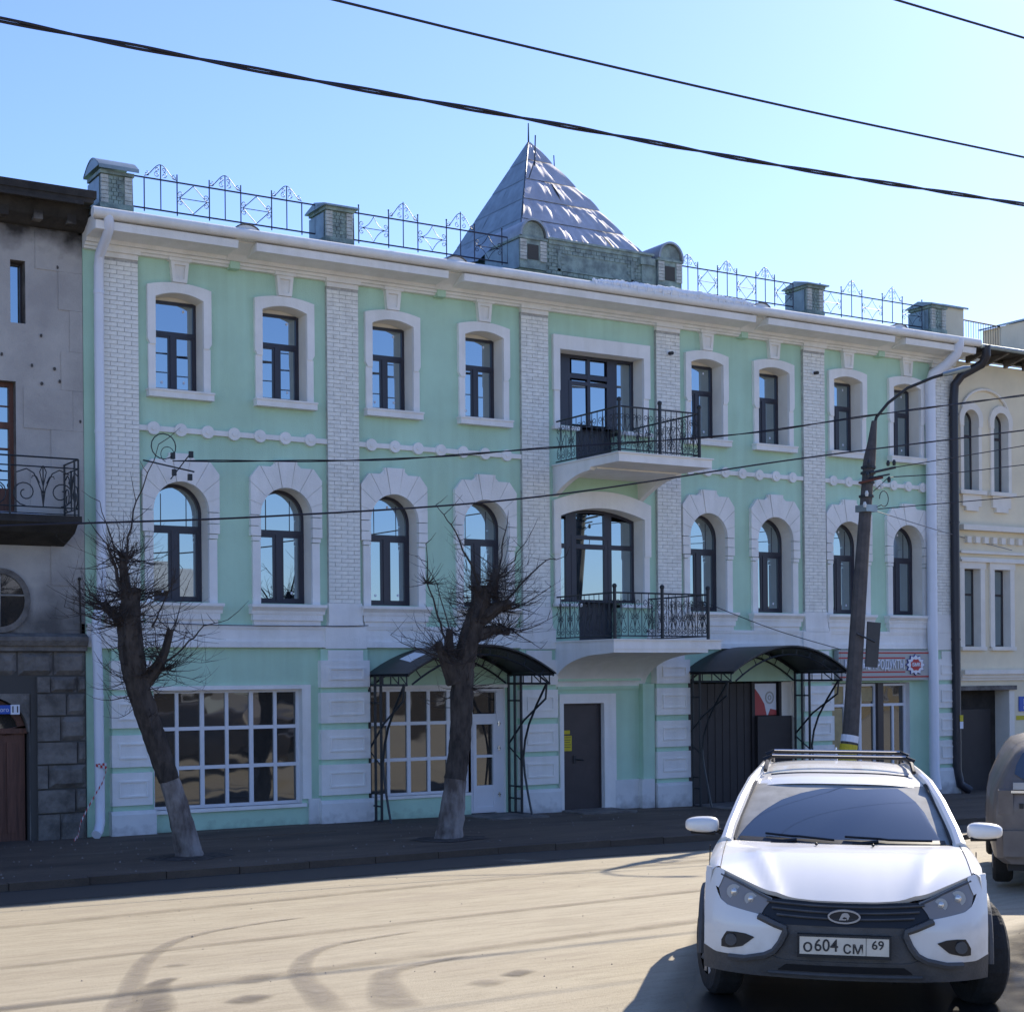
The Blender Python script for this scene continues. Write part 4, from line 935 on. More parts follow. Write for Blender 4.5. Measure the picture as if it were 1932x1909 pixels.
# balcony door
f_ = MB(); ring(f_, R4(5.55, 6.50, 4.95, 7.1), .07, .15, .24); f_.box(5.6, 6.45, .155, .23, 6.38, 6.48); f_.box(5.98, 6.06, .15, .24, 4.95, 7.05); f_.box(6.24, 6.27, .17, .22, 5.7, 7.05); f_.box(6.06, 6.45, .17, .22, 6.05, 6.08); f_.box(6.06, 6.44, .17, .21, 4.97, 5.45)
f_.box(6.06, 6.44, .17, .22, 6.72, 6.74)
wv = part('balcony_door', f_, 'redwood', LB); reveal(lh[1], 0, wv, 'stone'); pane(R4(6.07, 6.43, 5.45, 7.03), .2, wv); pane(R4(5.62, 5.97, 5.1, 7.03), .2, wv)
# eaves
e_ = MB(); e_.pyz([(.1, 9.52), (-.10, 9.55), (-.30, 9.66), (-.42, 9.84), (-.42, 9.90), (.1, 9.95)], -9, 7.56); part('cornice', e_, 'stain', LB)
e_ = MB(); e_.box(-9, 7.56, -.62, .3, 9.86, 9.93); e_.box(-9, 7.60, -.64, .25, 9.93, 10.05); part('roof_edge', e_, 'stain', LB)
e_ = MB(); e_.box(-9, 7.4, -.635, -.60, 9.815, 9.862); part('drip_edge', e_, 'stucco2', LB)
e_ = MB(); e_.add([(-9, -.6, 10.06), (7.55, -.6, 10.06), (7.55, 4, 11), (-9, 4, 11)], [(0, 1, 2, 3)]); part('roof', e_, 'stain', LB)
for k in range(9):
    x = 3.07 + k * .52; m_ = MB(); m_.box(x, x + .14, -.34, -.02, 9.58, 9.72); part('bracket', m_, 'stucco2', LB)
for x, z in ((6.29, 7.5), (6.75, 7.37), (7.1, 7.35), (7.18, 7.16), (6.9, 7.1), (7.16, 8.95), (6.9, 7.85), (7.5, 6.55)):
    m_ = MB(); m_.pxz([(x + random.uniform(.014, .028) * cos(a), z + .03 * sin(a)) for a in [k * pi / 3 for k in range(6)]], -.018, -.004); part('wall_hole', m_, 'joint', LB)
# round window and stained plaster
f_ = MB(); cc = [(6.22 + .47 * cos(a), 3.70 + .50 * sin(a)) for a in [k * pi / 14 for k in range(28)]]; ring(f_, cc, .09, -.05, .02); wv = part('round_window', f_, 'stone', LB)
m_ = MB(); m_.pxz([(6.22 + (x - 6.22) * .8, 3.7 + (z - 3.7) * .8) for x, z in cc], -.03, -.025); part('pane', m_, 'glass_low', wv)
m_ = MB(); m_.bar((6.22, -.035, 3.3), (6.22, -.035, 4.1), .014, 4); m_.bar((5.85, -.035, 3.78), (6.6, -.035, 3.78), .014, 4); part('glazing_bar', m_, 'stucco2', wv)
# ledge and rusticated stones
m_ = MB(); m_.pyz([(0, 3.0), (-.14, 3.0), (-.18, 3.08), (-.18, 3.14), (0, 3.2)], -9, 7.555); m_.box(-9, 7.555, -.1, 0, 2.92, 3.0); part('ledge', m_, 'stone', LB)
rows_ = [2.92, 2.53, 2.26, 1.90, 1.50, 1.14, .757, .375, -.3]
for r in range(len(rows_) - 1):
    zt, zb = rows_[r], rows_[r + 1]; x = 5.0 + (r % 2) * .33
    while x < 7.54:
        w_ = random.uniform(.42, .72); xe = min(x + w_, 7.55)
        if xe - x > .12 and not (x < 6.76 and zb < 2.3):
            p_ = random.uniform(.05, .085); m_ = MB(); n = 4
            def fn(u, v, x=x, xe=xe, zb=zb, zt=zt, p_=p_):
                e = min(u, 1 - u, v, 1 - v); return (x + .012 + (xe - x - .024) * u, -(p_ * min(1, e * 5 + .25) + random.uniform(0, .012) * (e > .05)), zb + .014 + (zt - zb - .028) * v)
            m_.grid(fn, 7, 5); part('stone_block', m_, 'stone', LB)
        elif x < 6.76 < xe and zb < 2.3:
            m_ = MB(); m_.box(6.78, xe - .012, -.06, 0, zb + .014, zt - .014); part('stone_block', m_, 'stone', LB)
        x += w_
m_ = MB(); m_.box(4.9, 7.55, -.02, 0.0, -.4, 2.93); 
jm = MB(); jm.box(6.68, 7.55, -.016, -.001, -.4, 2.93); jm.box(4.9, 6.68, -.016, -.001, 2.26, 2.93); part('stone_backing', jm, 'joint', LB)
# arched wooden door
f_ = MB(); f_.box(5.2, 6.62, .12, .17, -.3, 1.66); ring(f_, [(5.2, 1.66), (6.62, 1.66)] + arc(5.95, 1.66, .67, 0, pi, 14, .55), .10, .08, .17); f_.box(5.2, 6.64, .07, .17, 1.64, 1.72)
for k in range(6): f_.box(5.34 + k * .2, 5.48 + k * .2, .10, .12, .1, 1.5)
wd_ = part('arched_wooden_door', f_, 'redwood', LB); reveal(lh[2], 0, wd_, 'joint', False)
m_ = MB(); m_.pxz([(5.3, 1.72)] + arc(5.95, 1.72, .57, pi, 0, 12, .44) + [(6.5, 1.72)], .13, .14); part('pane', m_, 'glass_low', wd_)
m_ = MB(); m_.pxz([(6.66, 1.66), (6.66, 2.26), (5.2, 2.26), (5.2, 1.9)] + [(x, z) for x, z in arc(5.95, 1.66, .69, pi * .75, 0, 12, .57)], -.03, .16); part('door_arch_stone', m_, 'stone', LB)
# wrought iron balcony
s_ = MB(); s_.box(4.5, 7.28, -.80, 0, 4.86, 4.97); s_.pyz([(0, 4.86), (-.80, 4.86), (-.62, 4.72), (-.25, 4.62), (0, 4.56)], 4.5, 7.22); bl = part('balcony', s_, 'stain', LB)
s_ = MB(); s_.grid(lambda u, v: (4.6 + 2.45 * u, -.72 + .5 * v, 4.975 + .06 * sin(pi * v) * (1 - u ** 6)), 16, 6); part('snow_strip', s_, 'snow', bl, smooth=True)
r = MB(); yb = -.76
r.tube([(4.5, yb, 5.845), (7.24, yb, 5.845), (7.24, 0, 5.845)], .014, 5); r.tube([(4.5, yb, 5.70), (7.24, yb, 5.70), (7.24, 0, 5.70)], .011, 5); r.tube([(4.5, yb, 5.09), (7.24, yb, 5.09), (7.24, 0, 5.09)], .011, 5); r.tube([(4.5, yb, 4.99), (7.24, yb, 4.99)], .008, 4)
part('rail', r, 'iron', bl)
for q in ((7.24, yb), (7.18, yb), (6.2, yb), (7.24, -.02), (5.2, yb)): p = MB(); p.bar((q[0], q[1], 4.95), (q[0], q[1], 5.845), .016, 5); part('post', p, 'iron', bl)
def scroll_panel(f):
    m_ = MB()
    for s in (-1, 1):
        m_.tube([f(s * (.27 + .2 * (1 - .78 * i / 22) * cos(-pi / 2 + s * 0 + 2.9 * pi * i / 22 * 1.0)) if s > 0 else s * (.27 + .2 * (1 - .78 * i / 22) * cos(-pi / 2 + 2.9 * pi * i / 22)), 5.30 + .2 * (1 - .78 * i / 22) * sin(-pi / 2 + 2.9 * pi * i / 22)) for i in range(23)], .010, 5)
        m_.tube([f(0, 5.12), f(s * .03, 5.35), f(s * .09, 5.5), f(s * .14, 5.6), f(s * .25, 5.66), f(s * .40, 5.6)], .010, 5); m_.tube([f(0, 5.4), f(s * .05, 5.62), f(s * .02, 5.69)], .008, 4)
        m_.tube([f(s * .05, 5.45), f(s * .1, 5.55), f(s * .16, 5.56), f(s * .17, 5.52)], .007, 4)
    m_.tube([f(0, 5.1), f(0, 5.69)], .010, 4); m_.ball(f(0, 5.32), .022, 6, 4); m_.ball(f(0, 5.70), .02, 6, 4)
    part('scroll_panel', m_, 'iron', bl)
scroll_panel(lambda s, z: (6.70 + s, yb, z)); scroll_panel(lambda s, z: (5.70 + s, yb, z)); scroll_panel(lambda s, z: (7.24, -.38 + s * .78, z))
# drip pipe / cable on wall
t = thing('wall_conduit', 'thin rusty conduit on the grey wall below the iron balcony, left of the white downpipe', 'pipe', (7.48, -.03, 3.2)); a = MB(); a.bar((7.48, -.03, 3.2), (7.46, -.03, 4.05), .012); a.ball((7.46, -.03, 4.06), .03, 6, 4); part('conduit', a, 'stain', t)
# address plate
t = thing('address_plate', 'blue and white house number plate 11 over the arched wooden door', 'sign', (6.2, -.05, 2.0))
a = MB(); a.box(5.5, 6.36, -.07, -.05, 1.95, 2.085); part('blue_plate', a, 'blue', t); a = MB(); a.box(6.362, 6.50, -.072, -.05, 1.94, 2.09); part('number_plate', a, 'signw', t)
text('street_lettering', 'ского', .085, 'signw', t, (6.22, -.073, 2.01), ext=.001); text('number_lettering', '11', .14, 'ink', t, (6.43, -.075, 2.013), ext=.001, bold=.002)
m_ = MB(); m_.bar((6.3, -.05, 2.0), (6.3, .1, 2.0), .01)
# striped barrier tape
t = thing('barrier_tape', 'red and white barrier tape trailing from the left white downpipe to the pavement', 'tape', (7.6, -.3, .9))
pts_ = [Vector((7.80, -.26, 1.13)), Vector((7.62, -.28, 1.12)), Vector((7.80, -.27, 1.07)), Vector((7.72, -.3, .85)), Vector((7.60, -.34, .68)), Vector((7.45, -.38, .45)), Vector((7.33, -.42, .25)), Vector((7.28, -.46, .05)), Vector((7.2, -.5, -.02))]
seg = []
for i in range(len(pts_) - 1):
    for k in range(5): seg.append(pts_[i].lerp(pts_[i + 1], k / 5))
seg.append(pts_[-1])
for mi, nm, m_n in ((0, 'white_stripes', 'tapew'), (1, 'red_stripes', 'red')):
    a = MB()
    for i in range(len(seg) - 1):
        if i % 2 == mi: a.add([seg[i] + Vector((0, 0, .022)), seg[i + 1] + Vector((0, 0, .022)), seg[i + 1] - Vector((0, 0, .022)), seg[i] - Vector((0, 0, .022))], [(0, 1, 2, 3)])
    part(nm, a, m_n, t)

# ================================================================== RIGHT CREAM BUILDING
RB = thing('cream_building', 'cream stuccoed building with paired arched windows at the right edge', 'building', (30, 0, 0))
rh = []
for c in (27.72, 28.70, 30.6, 31.6):
    rh.append((c - .24, c + .24, 6.56, 8.38, arc(c, 8.14, .24, pi, 0, 12), .2)); rh.append((c - .26, c + .26, 3.05, 4.80, None, .2))
rh.append((27.2, 29.12, -.6, 2.06, None, .5))
part('wall', wall_sheet(27.145, 46, -.7, 9.45, rh, 0), 'cream', RB)
c_ = MB(); c_.box(27.15, 46, .62, 10, -.7, 9.6); c_.box(27.15, 27.19, .002, .62, -.6, 9.45); part('inner_core', c_, 'interior', RB)
for k, c in enumerate((27.72, 28.70, 30.6, 31.6)):
    f_ = MB(); ring(f_, [(c - .24, 6.56), (c + .24, 6.56), (c + .24, 8.14)] + arc(c, 8.14, .24, 0, pi, 12)[1:-1] + [(c - .24, 8.14)], .035, .17, .21); f_.box(c - .22, c + .22, .165, .2, 7.78, 7.84); f_.box(c - .13, c - .09, .165, .2, 6.6, 7.8)
    wv = part('arched_window', f_, 'door', RB); reveal(rh[2 * k], 0, wv, 'creamw'); pane([(c - .21, 6.6), (c + .21, 6.6)] + arc(c, 8.14, .21, 0, pi, 10), .19, wv)
    a = MB(); a.pxz([(c - .36, 8.0), (c - .24, 8.0)] + arc(c, 8.14, .24, pi, 0, 12) + [(c + .24, 8.0), (c + .36, 8.0)] + arc(c, 8.16, .38, 0, pi, 12), -.06, 0); a.box(c - .34, c - .24, -.045, 0, 6.56, 8.0); a.box(c + .24, c + .34, -.045, 0, 6.56, 8.0)
    a.box(c - .42, c + .42, -.12, .1, 6.47, 6.56); a.box(c - .3, c + .3, -.06, 0, 6.2, 6.47); a.box(c - .2, c + .2, -.07, 0, 6.1, 6.2); part('architrave', a, 'creamw', wv)
    f_ = MB(); ring(f_, R4(c - .26, c + .26, 3.05, 4.80), .035, .17, .21); f_.box(c - .24, c + .24, .165, .2, 4.2, 4.25); wv = part('window', f_, 'door', RB); reveal(rh[2 * k + 1], 0, wv, 'creamw')
    pane(R4(c - .23, c + .23, 3.08, 4.77), .19, wv)
    a = MB(); a.box(c - .40, c - .26, -.05, 0, 3.02, 4.80); a.box(c + .26, c + .40, -.05, 0, 3.02, 4.80); a.box(c - .42, c + .42, -.06, 0, 4.80, 4.95); a.box(c - .40, c + .40, -.10, .05, 2.96, 3.04); part('architrave', a, 'creamw', wv)
for k in range(3):
    m_ = MB(); m_.tube([(28.2 + .78 * cos(a) + k * 0, -.03, 8.25 + (.62 + .0 * k) * sin(a)) for a in [pi - .25 - j * (pi - .5) / 14 for j in range(15)]], .035, 6)
    if k == 0: part('curved_moulding', m_, 'creamw', RB)
for z0, z1, p in ((5.66, 5.78, .16), (5.14, 5.20, .08), (5.0, 5.05, .06), (4.95, 5.0, .1), (2.42, 2.52, .16), (2.34, 2.42, .09), (2.28, 2.34, .05)):
    m_ = MB(); m_.box(27.33, 46, -p, 0, z0, z1); part('moulding_course', m_, 'creamw', RB)
for k in range(30):
    x = 27.52 + k * .28; m_ = MB(); m_.box(x, x + .13, -.09, 0, 5.38, 5.52); part('dentil', m_, 'creamw', RB)
# eaves with exposed rafters
m_ = MB(); m_.box(27.2, 46, -.72, .1, 9.60, 9.66); part('eaves_board', m_, 'stain', RB); m_ = MB(); m_.tube([(27.28, -.76, 9.64), (46, -.76, 9.60)], .05, 8); part('gutter', m_, 'tin2', RB, smooth=True)
for k in range(10):
    x = 27.6 + k * .62; m_ = MB(); m_.pyz([(0, 9.42), (-.66, 9.58), (-.66, 9.62), (0, 9.62)], x, x + .08); part('rafter_end', m_, 'stone', RB)
m_ = MB(); m_.add([(27.2, -.7, 9.68), (46, -.7, 9.66), (46, 4, 10.6), (27.2, 4, 10.6)], [(0, 1, 2, 3)]); part('roof', m_, 'tin2', RB)
m_ = MB(); m_.box(27.35, 28.05, .45, 1.2, 9.7, 10.76); pd = part('parapet_pedestal', m_, 'cream', RB); m_ = MB(); m_.box(27.28, 28.14, .38, 1.25, 10.76, 10.80); part('sheet_cap', m_, 'tin2', pd)
m_ = MB(); m_.pxz([(29.3, 9.8), (31.6, 9.8), (31.6, 10.5), (30.15, 10.74), (29.3, 10.52)], .45, 1.0); pd = part('parapet_gable', m_, 'cream', RB); m_ = MB(); m_.pxz([(29.22, 10.51), (30.15, 10.76), (31.7, 10.48), (31.7, 10.52), (30.15, 10.81), (29.22, 10.55)], .40, 1.05); part('sheet_cap', m_, 'tin2', pd)
m_ = MB(); m_.bar((28.05, .5, 10.55), (29.3, .5, 10.52), .02, 5); m_.bar((28.05, .5, 10.0), (29.3, .5, 9.98), .014, 4); pr = part('parapet_railing', m_, 'iron', RB)
for k in range(15): m_ = MB(); x = 28.1 + k * .082; m_.bar((x, .5, 9.9), (x, .5, 10.54), .008, 4); part('baluster', m_, 'iron', pr)
# dark entrance
m_ = MB(); m_.box(27.3, 29.14, -.06, .1, 2.06, 2.16); part('lintel', m_, 'stone', RB)
m_ = MB(); m_.box(27.2, 29.0, .42, .48, -.6, 2.06); part('recess_back', m_, 'stain', RB); m_ = MB(); m_.box(27.75, 28.72, .36, .42, -.6, 1.62); part('dark_door', m_, 'gate', RB); m_ = MB(); m_.box(28.95, 29.12, .0, .48, -.6, 2.06); part('entrance_jamb', m_, 'creamw', RB)
pipe('downpipe', [(27.42, -.76, 9.66), (27.43, -.76, 9.45), (27.44, -.62, 9.28), (27.15, -.3, 9.06), (27.03, -.2, 8.85), (27.03, -.17, 8.5), (27.03, -.17, 4), (27.04, -.17, .3), (27.1, -.2, -.02), (27.3, -.3, -.16)], .10, 'pipeb', 'black downpipe between the green building and the cream building', (8.2, 5.8, 3.2, .9))
t = thing('address_plate', 'blue address plate on the cream wall, cut by the right edge', 'sign', (29.35, -.02, 1.7)); a = MB(); a.box(29.25, 29.9, -.03, -.004, 1.56, 1.90); part('blue_plate', a, 'blue', t); text('lettering', 'ЕЗД', .17, 'signw', t, (29.55, -.034, 1.77), ext=.001); text('lettering', 'ВО ДВОР', .1, 'signw', t, (29.6, -.034, 1.64), ext=.001)
t = thing('wall_leaflet', 'yellow paper leaflet on the cream wall under the blue address plate', 'notice', (29.35, -.02, 1.4)); a = MB(); a.box(29.17, 29.7, -.012, -.004, 1.36, 1.46); part('paper', a, 'notice', t)
t = thing('pipe_leaflet', 'yellow and green leaflet pasted on the black downpipe', 'notice', (27.1, -.28, 1.3)); a = MB(); a.box(27.02, 27.12, -.285, -.275, 1.38, 1.52); part('yellow_sheet', a, 'notice', t); a = MB(); a.box(27.02, 27.12, -.285, -.275, 1.22, 1.375); part('pale_sheet', a, 'signw', t)

# ================================================================== TREES
def tree(base, trunk, rad, forks, label, seed, white_h, ntw, dens, hollow=False):
    random.seed(seed)
    t = thing('pollarded_tree', label, 'tree', base, 'pollarded trees on the pavement')
    def smoothpath(P, R, k=5):
        o, r = [], []
        for i in range(len(P) - 1):
            p0, p1, p2, p3 = P[max(i - 1, 0)], P[i], P[i + 1], P[min(i + 2, len(P) - 1)]
            for j in range(k):
                q = j / k; o.append(tuple(.5 * ((2 * p1[a]) + (-p0[a] + p2[a]) * q + (2 * p0[a] - 5 * p1[a] + 4 * p2[a] - p3[a]) * q * q + (-p0[a] + 3 * p1[a] - 3 * p2[a] + p3[a]) * q ** 3) for a in range(3))); r.append(R[i] + (R[i + 1] - R[i]) * q)
        o.append(tuple(P[-1])); r.append(R[-1]); return o, r
    P, R = smoothpath(trunk, rad, 9)
    R = [r * random.uniform(.975, 1.025) for r in R]
    def knobby(P, R, n=14):
        m = MB(); m.tube(P, R, n); c0 = random.random() * 9
        for i in range(len(P)):
            for k in range(n):
                v = Vector(m.v[i * n + k]); c = Vector(P[i]); d = v - c; m.v[i * n + k] = tuple(c + d * (1 + .06 * sin(3 * 2 * pi * k / n + i * .12 + c0) + .05 * sin(5 * 2 * pi * k / n + i * .2) + random.uniform(-.05, .05)))
        return m
    cut = next(i for i, p in enumerate(P) if p[2] > white_h)
    part('limewashed_base', knobby(P[:cut + 1], R[:cut + 1]), 'lime', t, smooth=True)
    Rb = R[cut:]; part('trunk', knobby(P[cut:], Rb), 'bark', t, smooth=True)
    for fp, fr in forks:
        q, r_ = smoothpath(fp, fr, 4); part('cut_limb', knobby(q, r_, 9), 'bark', t, smooth=True)
    # shoots
    src = []
    for i, p in enumerate(P):
        if p[2] > 1.9: src.append((Vector(p), R[i], 1.0))
    for fp, fr in forks:
        q, r_ = smoothpath(fp, fr, 4)
        for p, rr in zip(q, r_): src.append((Vector(p), rr, 2.0))
    ws = [s[2] * (.3 + max(0, s[0].z - 2.0)) for s in src]; tw = [MB() for _ in range(14)]
    def shoot(p, d, L, r, depth, m):
        n = 6; pts = [p]; q = p.copy(); dd = d.copy()
        for k in range(n):
            dd = (dd + Vector((random.uniform(-.22, .22), random.uniform(-.22, .22), random.uniform(-.08, .24)))).normalized(); q = q + dd * L / n; pts.append(q.copy())
        m.tube(pts, [r * (1 - .8 * k / n) for k in range(n + 1)], 3 if depth else 4, False)
        if depth < 2:
            for _ in range(random.randint(1, 4) if depth == 0 else random.randint(0, 2)):
                k = random.randint(1, n - 1); d2 = (dd + Vector((random.uniform(-1, 1), random.uniform(-1, 1), random.uniform(-.5, .8)))).normalized(); shoot(pts[k], d2, L * random.uniform(.3, .6), r * .55, depth + 1, m)
    for i in range(ntw):
        s = random.choices(src, ws)[0]; a = random.uniform(0, 2 * pi); d = Vector((cos(a), sin(a) * .8, random.uniform(-.35, .9) if random.random() < .7 else random.uniform(-.7, .1))).normalized()
        shoot(s[0] + Vector((d.x, d.y, 0)) * s[1] * .7, d, random.uniform(.25, .85) * dens, random.uniform(.004, .010), 0, tw[i % 14])
    for m in tw: part('twigs', m, 'twig', t)
    return t, shoot
def long_shoots(t, lst, seed):
    random.seed(seed)
    for pts, r in lst:
        m = MB(); P = [Vector(p) for p in pts]; Q = []
        for i in range(len(P) - 1):
            for k in range(4): Q.append(P[i].lerp(P[i + 1], k / 4) + Vector((random.uniform(-.02, .02), random.uniform(-.02, .02), random.uniform(-.02, .02))))
        Q.append(P[-1]); m.tube(Q, [r * (1 - .75 * k / (len(Q) - 1)) for k in range(len(Q))], 5)
        for k in range(2, len(Q), 2):
            d = Vector((random.uniform(-1, 1), random.uniform(-1, 1), random.uniform(0, 1))).normalized(); L = random.uniform(.15, .4); m.tube([Q[k], Q[k] + d * L * .5, Q[k] + d * L + Vector((0, 0, .1 * L))], [r * .35, r * .25, r * .1], 3, False)
        part('branch', m, 'bark', t)
Y0 = -3.65
t1, _ = tree((7.9, Y0, 0), [(7.93, Y0, -.15), (7.86, Y0, .12), (7.66, Y0, .9), (7.42, Y0, 1.6), (7.17, Y0, 2.35), (7.09, Y0, 2.9), (7.08, Y0, 3.4), (7.12, Y0, 3.72)], [.21, .175, .14, .15, .16, .17, .15, .11],
    [([(7.3, Y0, 2.45), (7.5, Y0 - .1, 2.75), (7.60, Y0 - .15, 3.15)], [.10, .06, .045]), ([(7.05, Y0, 3.2), (6.85, Y0 + .1, 3.38), (6.74, Y0 + .15, 3.52)], [.09, .06, .05]), ([(7.05, Y0, 3.5), (7.0, Y0, 3.9), (6.97, Y0, 4.2)], [.09, .06, .04]), ([(7.2, Y0, 2.3), (7.45, Y0 + .1, 2.5), (7.62, Y0 + .2, 2.68)], [.08, .05, .03])],
    'leaning pollarded tree with a limewashed foot, in front of the left shop window', 4, 1.02, 270, 1.0)
long_shoots(t1, [([(7.0, Y0, 3.7), (7.02, Y0 - .1, 4.4), (7.15, Y0 - .1, 4.9), (7.45, Y0 - .15, 5.7)], .02), ([(7.0, Y0, 3.6), (6.85, Y0, 4.3), (6.7, Y0 + .1, 4.9)], .018), ([(7.4, Y0, 3.2), (7.6, Y0, 3.6), (7.8, Y0 - .1, 4.0)], .015), ([(7.4, Y0, 2.6), (7.8, Y0 - .1, 2.9), (8.1, Y0 - .1, 3.2), (8.5, Y0, 3.3)], .018), ([(7.0, Y0, 3.2), (6.6, Y0, 3.3), (6.2, Y0 + .1, 3.45)], .015), ([(6.95, Y0, 3.7), (6.8, Y0, 4.2), (6.72, Y0, 4.35)], .03)], 2)
t2, _ = tree((12.08, Y0, 0), [(12.05, Y0, -.15), (12.08, Y0, .1), (12.2, Y0, .8), (12.30, Y0, 1.5), (12.33, Y0, 2.2), (12.38, Y0, 2.7), (12.52, Y0, 3.2), (12.68, Y0, 3.6), (12.70, Y0, 3.88)], [.26, .205, .165, .165, .18, .17, .16, .15, .13],
    [([(12.2, Y0, 2.4), (12.0, Y0 - .05, 2.7), (11.88, Y0 - .08, 3.0)], [.14, .08, .055]), ([(12.2, Y0, 2.5), (12.12, Y0, 2.9), (12.12, Y0, 3.2)], [.13, .07, .05]), ([(12.6, Y0, 3.3), (12.95, Y0 - .1, 3.55), (13.15, Y0 - .15, 3.6)], [.13, .09, .06]), ([(12.6, Y0, 3.1), (12.95, Y0, 3.2), (13.2, Y0, 3.15)], [.12, .07, .05]), ([(12.72, Y0, 3.7), (12.9, Y0, 3.9), (12.98, Y0, 4.15)], [.1, .07, .05])],
    'forked pollarded tree with a peeling limewashed foot, in front of the left canopy', 9, .80, 270, 1.15)
long_shoots(t2, [([(12.1, Y0, 2.9), (11.9, Y0, 3.4), (11.75, Y0, 3.9), (11.72, Y0, 4.5)], .022), ([(12.7, Y0, 3.8), (12.4, Y0 - .1, 4.3), (12.1, Y0 - .1, 4.8), (11.9, Y0, 5.1)], .02), ([(12.95, Y0, 3.9), (13.1, Y0, 4.5), (13.2, Y0, 5.0)], .02), ([(13.1, Y0, 3.6), (13.5, Y0, 4.0), (13.9, Y0, 4.3), (14.3, Y0, 4.4)], .02), ([(13.1, Y0, 3.5), (13.5, Y0, 3.6), (14.0, Y0, 3.9)], .018), ([(13.0, Y0, 3.3), (13.4, Y0, 3.1), (13.8, Y0, 2.9)], .016), ([(11.95, Y0, 2.8), (11.5, Y0, 2.9), (11.1, Y0, 3.1)], .014), ([(12.9, Y0, 3.9), (13.3, Y0, 4.3), (13.6, Y0, 4.7)], .017), ([(12.2, Y0, 3.0), (11.9, Y0, 3.9), (11.6, Y0, 4.3)], .012)], 6)
def more_tufts(t, centres, seed, n):
    random.seed(seed)
    for c in centres:
        m = MB()
        for k in range(n):
            a = random.uniform(0, 2 * pi); d = Vector((cos(a), sin(a), random.uniform(-.5, .7))).normalized(); p = Vector(c[:3]); L = random.uniform(.3, 1.0) * c[3]; pts = [p]
            for j in range(5):
                d = (d + Vector((random.uniform(-.25, .25), random.uniform(-.25, .25), random.uniform(-.05, .25)))).normalized(); pts.append(pts[-1] + d * L / 5)
            m.tube(pts, [.0078 * (1 - .16 * j) for j in range(6)], 3, False)
        part('twigs', m, 'twig', t)
ORG = Vector((7.9, Y0, 0)); more_tufts(t1, [(7.1, Y0, 3.0, .7), (7.2, Y0, 2.5, .7), (7.0, Y0, 3.6, .7), (7.55, Y0 - .1, 2.6, .6), (6.85, Y0, 3.2, .7), (7.02, Y0, 4.1, .5), (7.15, Y0, 2.8, .6), (7.05, Y0, 3.3, .55)], 5, 34)
ORG = Vector((12.08, Y0, 0)); more_tufts(t2, [(13.05, Y0, 3.5, .95), (12.9, Y0, 3.7, .8), (13.1, Y0, 3.2, .8), (12.0, Y0, 2.9, .6), (12.4, Y0, 2.3, .6), (13.0, Y0, 4.0, .7), (11.75, Y0, 3.9, .5), (12.6, Y0, 3.4, .6), (12.3, Y0, 2.7, .6)], 7, 34)

# ================================================================== UTILITY POLE
PY = -4.2
t = thing('utility_pole', 'leaning concrete utility pole with a curved street lamp arm, behind the white car', 'utility pole', (19.68, PY, -.1))
p = MB(); p.tube([(19.68, PY, -.25), (19.97, PY, 1.45), (20.18, PY, 3.6), (20.47, PY, 6.25)], [.16, .145, .13, .10], 10); part('pole', p, 'conc', t, smooth=True)
p = MB(); p.tube([(20.46, PY, 6.12), (20.49, PY, 6.3), (20.55, PY, 6.6), (20.61, PY, 6.98)], [.115, .11, .08, .05], 10); part('pole_cap', p, 'conc', t, smooth=True)
p = MB(); p.tube([(20.58, PY, 6.8), (20.63, PY - .03, 7.05), (20.80, PY - .15, 7.3), (21.08, PY - .35, 7.56), (21.45, PY - .6, 7.74), (21.72, PY - .75, 7.83)], .028, 7); part('lamp_arm', p, 'iron', t, smooth=True)
p = MB(); p.tube([(21.60, PY - .7, 7.80), (21.66, PY - .73, 7.81), (21.95, PY - .88, 7.90), (22.06, PY - .93, 7.93)], [.03, .05, .055, .03], 8); part('lamp_head', p, 'tin2', t, smooth=True)
for pts_, r in (([(20.35, PY - .14, 6.02), (21.0, PY - .12, 6.165)], .024), ([(20.35, PY - .14, 5.93), (20.85, PY - .12, 6.03)], .016)):
    p = MB(); p.bar(pts_[0], pts_[1], r, 5); part('crossarm', p, 'iron', t)
p = MB(); p.bar((20.08, PY - .15, 5.83), (20.66, PY - .14, 5.96), .022, 5); part('rusty_crossarm', p, 'rust', t)
for x, z in ((20.78, 6.22), (20.93, 6.24), (20.8, 5.93), (20.3, 6.2), (20.27, 5.98), (20.2, 5.45), (20.62, 5.8), (20.25, 5.65)):
    p = MB(); p.tube([(x, PY - .16, z - .05), (x, PY - .16, z), (x, PY - .16, z + .05)], [.025, .035, .02], 6); part('insulator', p, 'porc' if z < 5.9 else 'iron', t)
for z in (6.12, 6.02, 5.85, 5.6): p = MB(); xc = 20.18 + (z - 3.6) * .1094; p.tube([(xc, PY, z), (xc, PY, z + .04)], .135, 10); part('pole_band', p, 'iron', t)
p = MB(); p.box(20.25, 20.52, PY - .15, PY + .13, 5.34, 5.46); part('clamp_block', p, 'tin2', t)
p = MB(); p.tube([(20.5, PY - .15, 5.42)] + [(20.68 + .11 * cos(a), PY - .15, 5.58 + .14 * sin(a)) for a in [-2.2 + k * .45 for k in range(13)]], .008, 5); p.tube([(20.45, PY - .12, 5.7), (20.62, PY - .12, 5.82), (20.8, PY - .13, 5.96), (20.96, PY - .12, 5.99)], .008, 4); part('cable_loop', p, 'cable', t)
t = thing('road_sign_back', 'dark back of a rectangular road sign strapped to the utility pole', 'sign', (20.35, PY - .2, 2.9))
a = MB(); a.pxz([(20.18, 2.58), (20.47, 2.56), (20.56, 3.36), (20.24, 3.38)], PY - .17, PY - .15); part('sign_plate', a, 'canopy', t)
